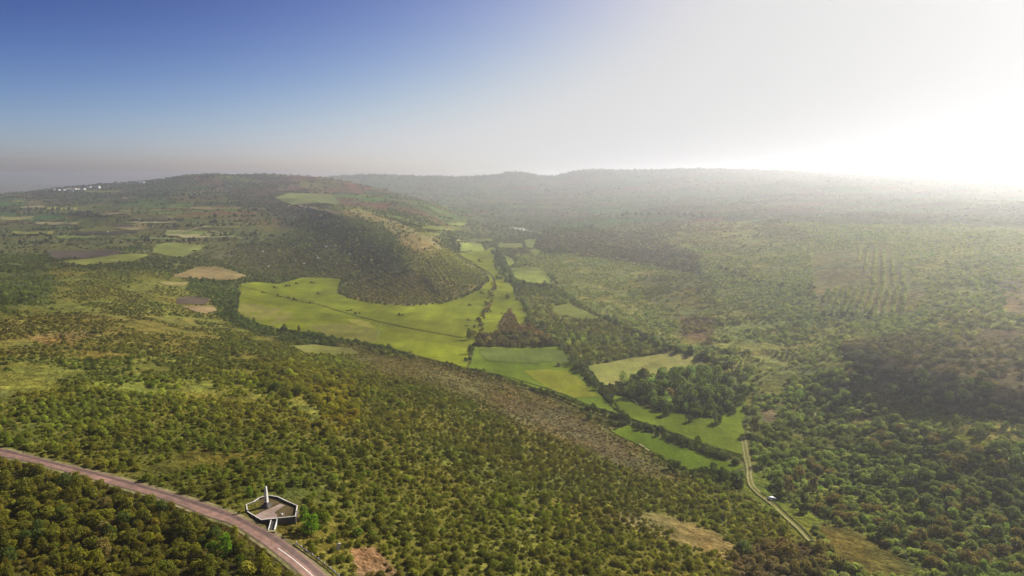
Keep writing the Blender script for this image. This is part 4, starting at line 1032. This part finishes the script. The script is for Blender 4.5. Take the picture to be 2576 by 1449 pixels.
# guard rail
gr = empty('guard_rail', RAILW[0]); tag(gr, 'long grey metal guard rail on white posts beside the road', 'guard rail')
STEEL = simple_mat('dull_steel', (.22, .23, .25), .5, (1.0,), .8, 1.1, metal=.5)
def along(P, step):
    out = []; 
    for i in range(len(P) - 1):
        a_, b_ = P[i], P[i + 1]; n_ = max(1, round((b_ - a_).length / step))
        out += [a_.lerp(b_, t / n_) for t in range(n_)]
    return out + [P[-1]]
pp = along(RAILW, 2.0)
pp = [Vector((p_.x, p_.y, float(H(p_.x, p_.y)))) for p_ in pp]
bm = bmesh.new()
secs = []
for i, p_ in enumerate(pp):
    d = (pp[min(i + 1, len(pp) - 1)] - pp[max(i - 1, 0)]); d.z = 0; d.normalize(); nr = Vector((-d.y, d.x, 0))
    prof_ = [(0, .42), (.07, .50), (0, .58), (.07, .66), (0, .74), (-.10, .76), (-.10, .40)]
    secs.append([bm.verts.new(p_ - RAILW[0] + nr * a_ + Vector((0, 0, b_))) for a_, b_ in prof_])
for i in range(len(secs) - 1):
    for j in range(7): bm.faces.new((secs[i][j], secs[i][(j + 1) % 7], secs[i + 1][(j + 1) % 7], secs[i + 1][j]))
bm.faces.new(secs[0]); bm.faces.new(secs[-1][::-1])
bm_obj('beam', bm, STEEL, gr)
for i, p_ in enumerate(pp[:-1]):
    bm = bmesh.new(); box(bm, p_ - RAILW[0] + Vector((.12, .22, .35)), (.16, .16, 1.1), bev=.02); bm_obj('post', bm, WHITE, gr)
# post on the edge of the brown scrub
q = at(1374, 1008)
po = empty('wooden_post', q); tag(po, 'dark wooden pole standing in the brown scrub below the meadow edge', 'pole')
DARK = simple_mat('dark_wood', (.04, .032, .024), .9, (3,), .7, 1.2)
bm = bmesh.new(); tube(bm, (0, 0, -.4), (.1, 0, 5.6), .16, .11, 8); bm_obj('shaft', bm, DARK, po)
bm = bmesh.new(); box(bm, (.09, 0, 5.2), (1.3, .12, .14)); bm_obj('crossbar', bm, DARK, po)

# ------------------------------------------------------------------ the white car
q = at(1942, 1258)
car = empty('parked_car', (q.x, q.y, q.z + .22), math.radians(25)); tag(car, 'small white car parked beside the farm track under the hillside trees', 'car')
CARW = simple_mat('white_car_paint', (.80, .80, .78), .25); GLASS = simple_mat('dark_glass', (.02, .025, .03), .08); TYRE = simple_mat('tyre_rubber', (.02, .02, .02), .9); LAMP = simple_mat('lamp_glass', (.5, .1, .08), .2); RIMM = simple_mat('grey_rim', (.4, .4, .42), .4, metal=.6)
def car_section(bm, xs, wid, z0):
    rings = []
    for x_, zt, w_ in xs:
        rings.append([bm.verts.new((x_, -w_, z0)), bm.verts.new((x_, -w_ * 1.02, z0 + (zt - z0) * .5)), bm.verts.new((x_, -w_ * .9, zt)), bm.verts.new((x_, w_ * .9, zt)), bm.verts.new((x_, w_ * 1.02, z0 + (zt - z0) * .5)), bm.verts.new((x_, w_, z0))])
    for i in range(len(rings) - 1):
        for j in range(6): bm.faces.new((rings[i][j], rings[i][(j + 1) % 6], rings[i + 1][(j + 1) % 6], rings[i + 1][j]))
    bm.faces.new(rings[0]); bm.faces.new(rings[-1][::-1])
bm = bmesh.new(); car_section(bm, [(-2.1,.80,.74),(-1.95,.95,.84),(-1.0,1.0,.86),(.7,.98,.86),(1.6,.86,.84),(2.05,.62,.74)], 0, .28)
bmesh.ops.bevel(bm, geom=list(bm.edges), offset=.04, segments=2, affect='EDGES'); bm_obj('body', bm, CARW, car, True)
bm = bmesh.new(); car_section(bm, [(-1.95,1.0,.76),(-1.6,1.42,.70),(-.9,1.53,.68),(.2,1.5,.68),(.95,1.0,.74)], 0, .93); bm_obj('cabin', bm, CARW, car, True)
for sgn in (-1, 1):
    bm = bmesh.new()
    vs = [bm.verts.new(p_) for p_ in ((-1.55, sgn * .80, 1.02), (.75, sgn * .80, 1.02), (.2, sgn * .685, 1.42), (-1.4, sgn * .685, 1.42))]
    bm.faces.new(vs); bmesh.ops.solidify(bm, geom=list(bm.faces), thickness=.03); bm_obj('side_window', bm, GLASS, car)
bm = bmesh.new(); vs = [bm.verts.new(p_) for p_ in ((.98, -.68, 1.03), (.98, .68, 1.03), (.30, .6, 1.50), (.30, -.6, 1.50))]; bm.faces.new(vs); bmesh.ops.solidify(bm, geom=list(bm.faces), thickness=.03); bm_obj('windscreen', bm, GLASS, car)
for x_ in (-1.3, 1.3):
    for sgn in (-1, 1):
        bm = bmesh.new(); tube(bm, (x_, sgn * .66, .12), (x_, sgn * .90, .12), .33, .33, 20); w_o = bm_obj('wheel', bm, TYRE, car)
        bm = bmesh.new(); tube(bm, (x_, sgn * .895, .12), (x_, sgn * .915, .12), .2, .19, 16); bm_obj('rim', bm, RIMM, w_o)
for sgn in (-1, 1):
    bm = bmesh.new(); box(bm, (-2.06, sgn * .6, .72), (.1, .22, .16), bev=.02); bm_obj('tail_lamp', bm, LAMP, car)
    bm = bmesh.new(); box(bm, (1.98, sgn * .58, .60), (.14, .26, .13), bev=.02); bm_obj('headlight', bm, RIMM, car)

# ------------------------------------------------------------------ far village on the skyline
HW = [simple_mat('white_render', (.78, .76, .72), .8), simple_mat('cream_render', (.55, .50, .42), .8)]
ROOF = [simple_mat('red_tiles', (.22, .10, .07), .8), simple_mat('grey_sheet', (.45, .45, .46), .6)]
WIN = simple_mat('window_glass', (.03, .035, .04), .15)
HOUSES = [(133,480,15,0,0,'white house at the left end of the village'),(147,481.5,12,0,1,'small white house with pale roof'),(158,480,22,0,0,'long white house'),(173,479.5,12,0,1,'white house in middle of the village'),(179,482,13,0,0,'low white house in front of the others'),(187,479,14,0,1,'tall white house'),(196,478,12,1,0,'cream house'),(211,478,11,0,0,'small white house'),(224,474,18,1,1,'cream house above the others'),(240,473,13,0,0,'white house by the skyline trees'),(247,474,12,0,1,'white house at the right end of the village'),(272,471,14,1,0,'lone cream house on the slope'),(355,462,20,0,1,'lone long white house high on the slope'),(118,483,12,1,0,'cream house low at the village edge')]
for a_, b_, w_, mi, ri, lab in HOUSES:
    q = at(a_, b_)
    rz = rng.uniform(-.5, .5)
    hs = empty('village_house', q, rz); tag(hs, lab + ' on the far skyline', 'house', 'village houses on the skyline')
    d_ = 9.0; hgt = 6.0
    bm = bmesh.new(); box(bm, (0, 0, hgt / 2 - 2), (w_, d_, hgt + 4)); bm_obj('wall', bm, HW[mi], hs)
    bm = bmesh.new()
    e1 = [bm.verts.new(p_) for p_ in ((-w_/2-.4, -d_/2-.4, hgt), (w_/2+.4, -d_/2-.4, hgt), (w_/2+.4, d_/2+.4, hgt), (-w_/2-.4, d_/2+.4, hgt), (-w_/2-.4, 0, hgt+2.8), (w_/2+.4, 0, hgt+2.8))]
    for f in ((0, 1, 5, 4), (2, 3, 4, 5), (0, 4, 3), (1, 2, 5), (3, 2, 1, 0)): bm.faces.new([e1[i] for i in f])
    bm_obj('roof', bm, ROOF[ri], hs)
    for k_ in (-1, 1):
        bm = bmesh.new(); box(bm, (k_ * w_ * .25, -d_ / 2 - .01, 3.4), (1.6, .12, 1.8)); bm_obj('window', bm, WIN, hs)
# pale boulders on the dark hillside
r = random.Random(9)
BO = [(820,622),(765,664),(742,657),(880,640),(845,663),(800,650),(660,634),(675,672),(1006,742),(935,655),(895,668),(575,642),(350,553),(270,585),(575,511),(985,560)]
BLAB = ['near the crest of the dark hillside','in the middle of the dark hillside','on the dark hillside beside another','high on the shaded spur','low on the shaded spur','in the centre of the dark slope','on the left part of the dark slope','at the foot of the dark slope','in the terraced knoll','right under the spur crest','on lower spur flank','at the left end of the dark slope','on the far hill above the ochre slope','on the plateau by the ochre slope','on the far hilltop','on the sunny side of the spur']
for (a_, b_), lb in zip(BO, BLAB):
    q = at(a_, b_)
    bm = bmesh.new(); bmesh.ops.create_icosphere(bm, subdivisions=2, radius=1)
    for v_ in bm.verts: v_.co *= r.uniform(.75, 1.2)
    o_ = bm_obj('boulder', bm, STONE); s_ = q.y * .0015
    o_.location = q + Vector((0, 0, s_ * .4)); o_.scale = (s_ * 1.4, s_, s_ * .9)
    tag(o_, 'pale boulder ' + lb, 'boulder', 'pale boulders on the hills')

# ------------------------------------------------------------------ air
HZ = 2.1e-4
m, nt = new_mat('haze')
o = N(nt, 'ShaderNodeOutputMaterial'); pvn = N(nt, 'ShaderNodeVolumePrincipled')
pvn.inputs['Density'].default_value = HZ; pvn.inputs['Anisotropy'].default_value = .77
pvn.inputs['Color'].default_value = (.945, .95, 1.0, 1)
pvn.inputs['Density Attribute'].default_value = ''
nt.links.new(pvn.outputs[0], o.inputs['Volume'])
bm = bmesh.new(); ztop = float(gz.max()) + 9; print('top of land', float(gz.max()) - CAMZ); zbot = float(gz.min()) - 4
ylo, yhi = -250, 7600
box(bm, (0, (ylo + yhi) / 2, (ztop + zbot) / 2), (22000, yhi - ylo, ztop - zbot))
hz = bm_obj('haze', bm, m); tag(hz, 'thin pale haze lying over the whole valley', 'haze', kind='stuff')

# ------------------------------------------------------------------ light
wd = bpy.data.worlds.new('World'); SC.world = wd; wd.use_nodes = True
nt = wd.node_tree; nt.nodes.clear()
bg = N(nt, 'ShaderNodeBackground'); wo = N(nt, 'ShaderNodeOutputWorld'); sk = N(nt, 'ShaderNodeTexSky', sky_type='NISHITA')
sk.sun_disc = False; sk.sun_elevation = SUN_EL; sk.sun_rotation = SUN_AZ
sk.altitude = 1500; sk.air_density = .6; sk.dust_density = 4.0; sk.ozone_density = 4.0
STR, CEIL = .10, .37           # the brightest sky a sensor still tells from white
sepc = N(nt, 'ShaderNodeSeparateColor'); comb = N(nt, 'ShaderNodeCombineColor'); nt.links.new(sk.outputs[0], sepc.inputs[0])
for ch, (powr, amp) in enumerate(((2.875, .078), (3.0, .0305), (2.875, .0185))):
    ep = N(nt, 'ShaderNodeMath', operation='POWER'); ep.inputs[1].default_value = powr
    e1 = N(nt, 'ShaderNodeMath', operation='MULTIPLY'); e1.inputs[1].default_value = -amp
    e2 = N(nt, 'ShaderNodeMath', operation='EXPONENT'); e3 = N(nt, 'ShaderNodeMath', operation='SUBTRACT'); e3.inputs[0].default_value = 1
    e4 = N(nt, 'ShaderNodeMath', operation='MULTIPLY'); e4.inputs[1].default_value = CEIL / STR
    nt.links.new(sepc.outputs[ch], ep.inputs[0]); nt.links.new(ep.outputs[0], e1.inputs[0]); nt.links.new(e1.outputs[0], e2.inputs[0]); nt.links.new(e2.outputs[0], e3.inputs[1]); nt.links.new(e3.outputs[0], e4.inputs[0])
    nt.links.new(e4.outputs[0], comb.inputs[ch])
nt.links.new(comb.outputs[0], bg.inputs[0]); bg.inputs['Strength'].default_value = STR
nt.links.new(bg.outputs[0], wo.inputs[0])
sl = bpy.data.lights.new('sun', 'SUN'); sl.energy = 5.0; sl.angle = math.radians(.5); sl.color = (1, .95, .87)
so = link(bpy.data.objects.new('sun', sl))
sd = Vector((math.sin(SUN_AZ) * math.cos(SUN_EL), math.cos(SUN_AZ) * math.cos(SUN_EL), math.sin(SUN_EL)))
so.rotation_euler = sd.to_track_quat('Z', 'Y').to_euler()

# ------------------------------------------------------------------ camera
cam = bpy.data.cameras.new('camera'); co = link(bpy.data.objects.new('camera', cam))
cam.sensor_width = 36; cam.lens = 36 * F / 2576; cam.clip_end = 40000; cam.clip_start = .5
co.location = (0, 0, CAMZ); co.rotation_euler = (math.radians(90) - PITCH, 0, 0)
SC.camera = co
SC.render.engine = 'CYCLES'
cy = SC.cycles
cy.max_bounces = 6; cy.diffuse_bounces = 2; cy.transmission_bounces = 3; cy.volume_bounces = 4; cy.transparent_max_bounces = 8
cy.use_denoising = True
try: cy.denoiser = 'OPENIMAGEDENOISE'
except Exception: pass
SC.view_settings.view_transform = 'Standard'; SC.view_settings.look = 'None'; SC.view_settings.exposure = 0.92; SC.view_settings.gamma = 1
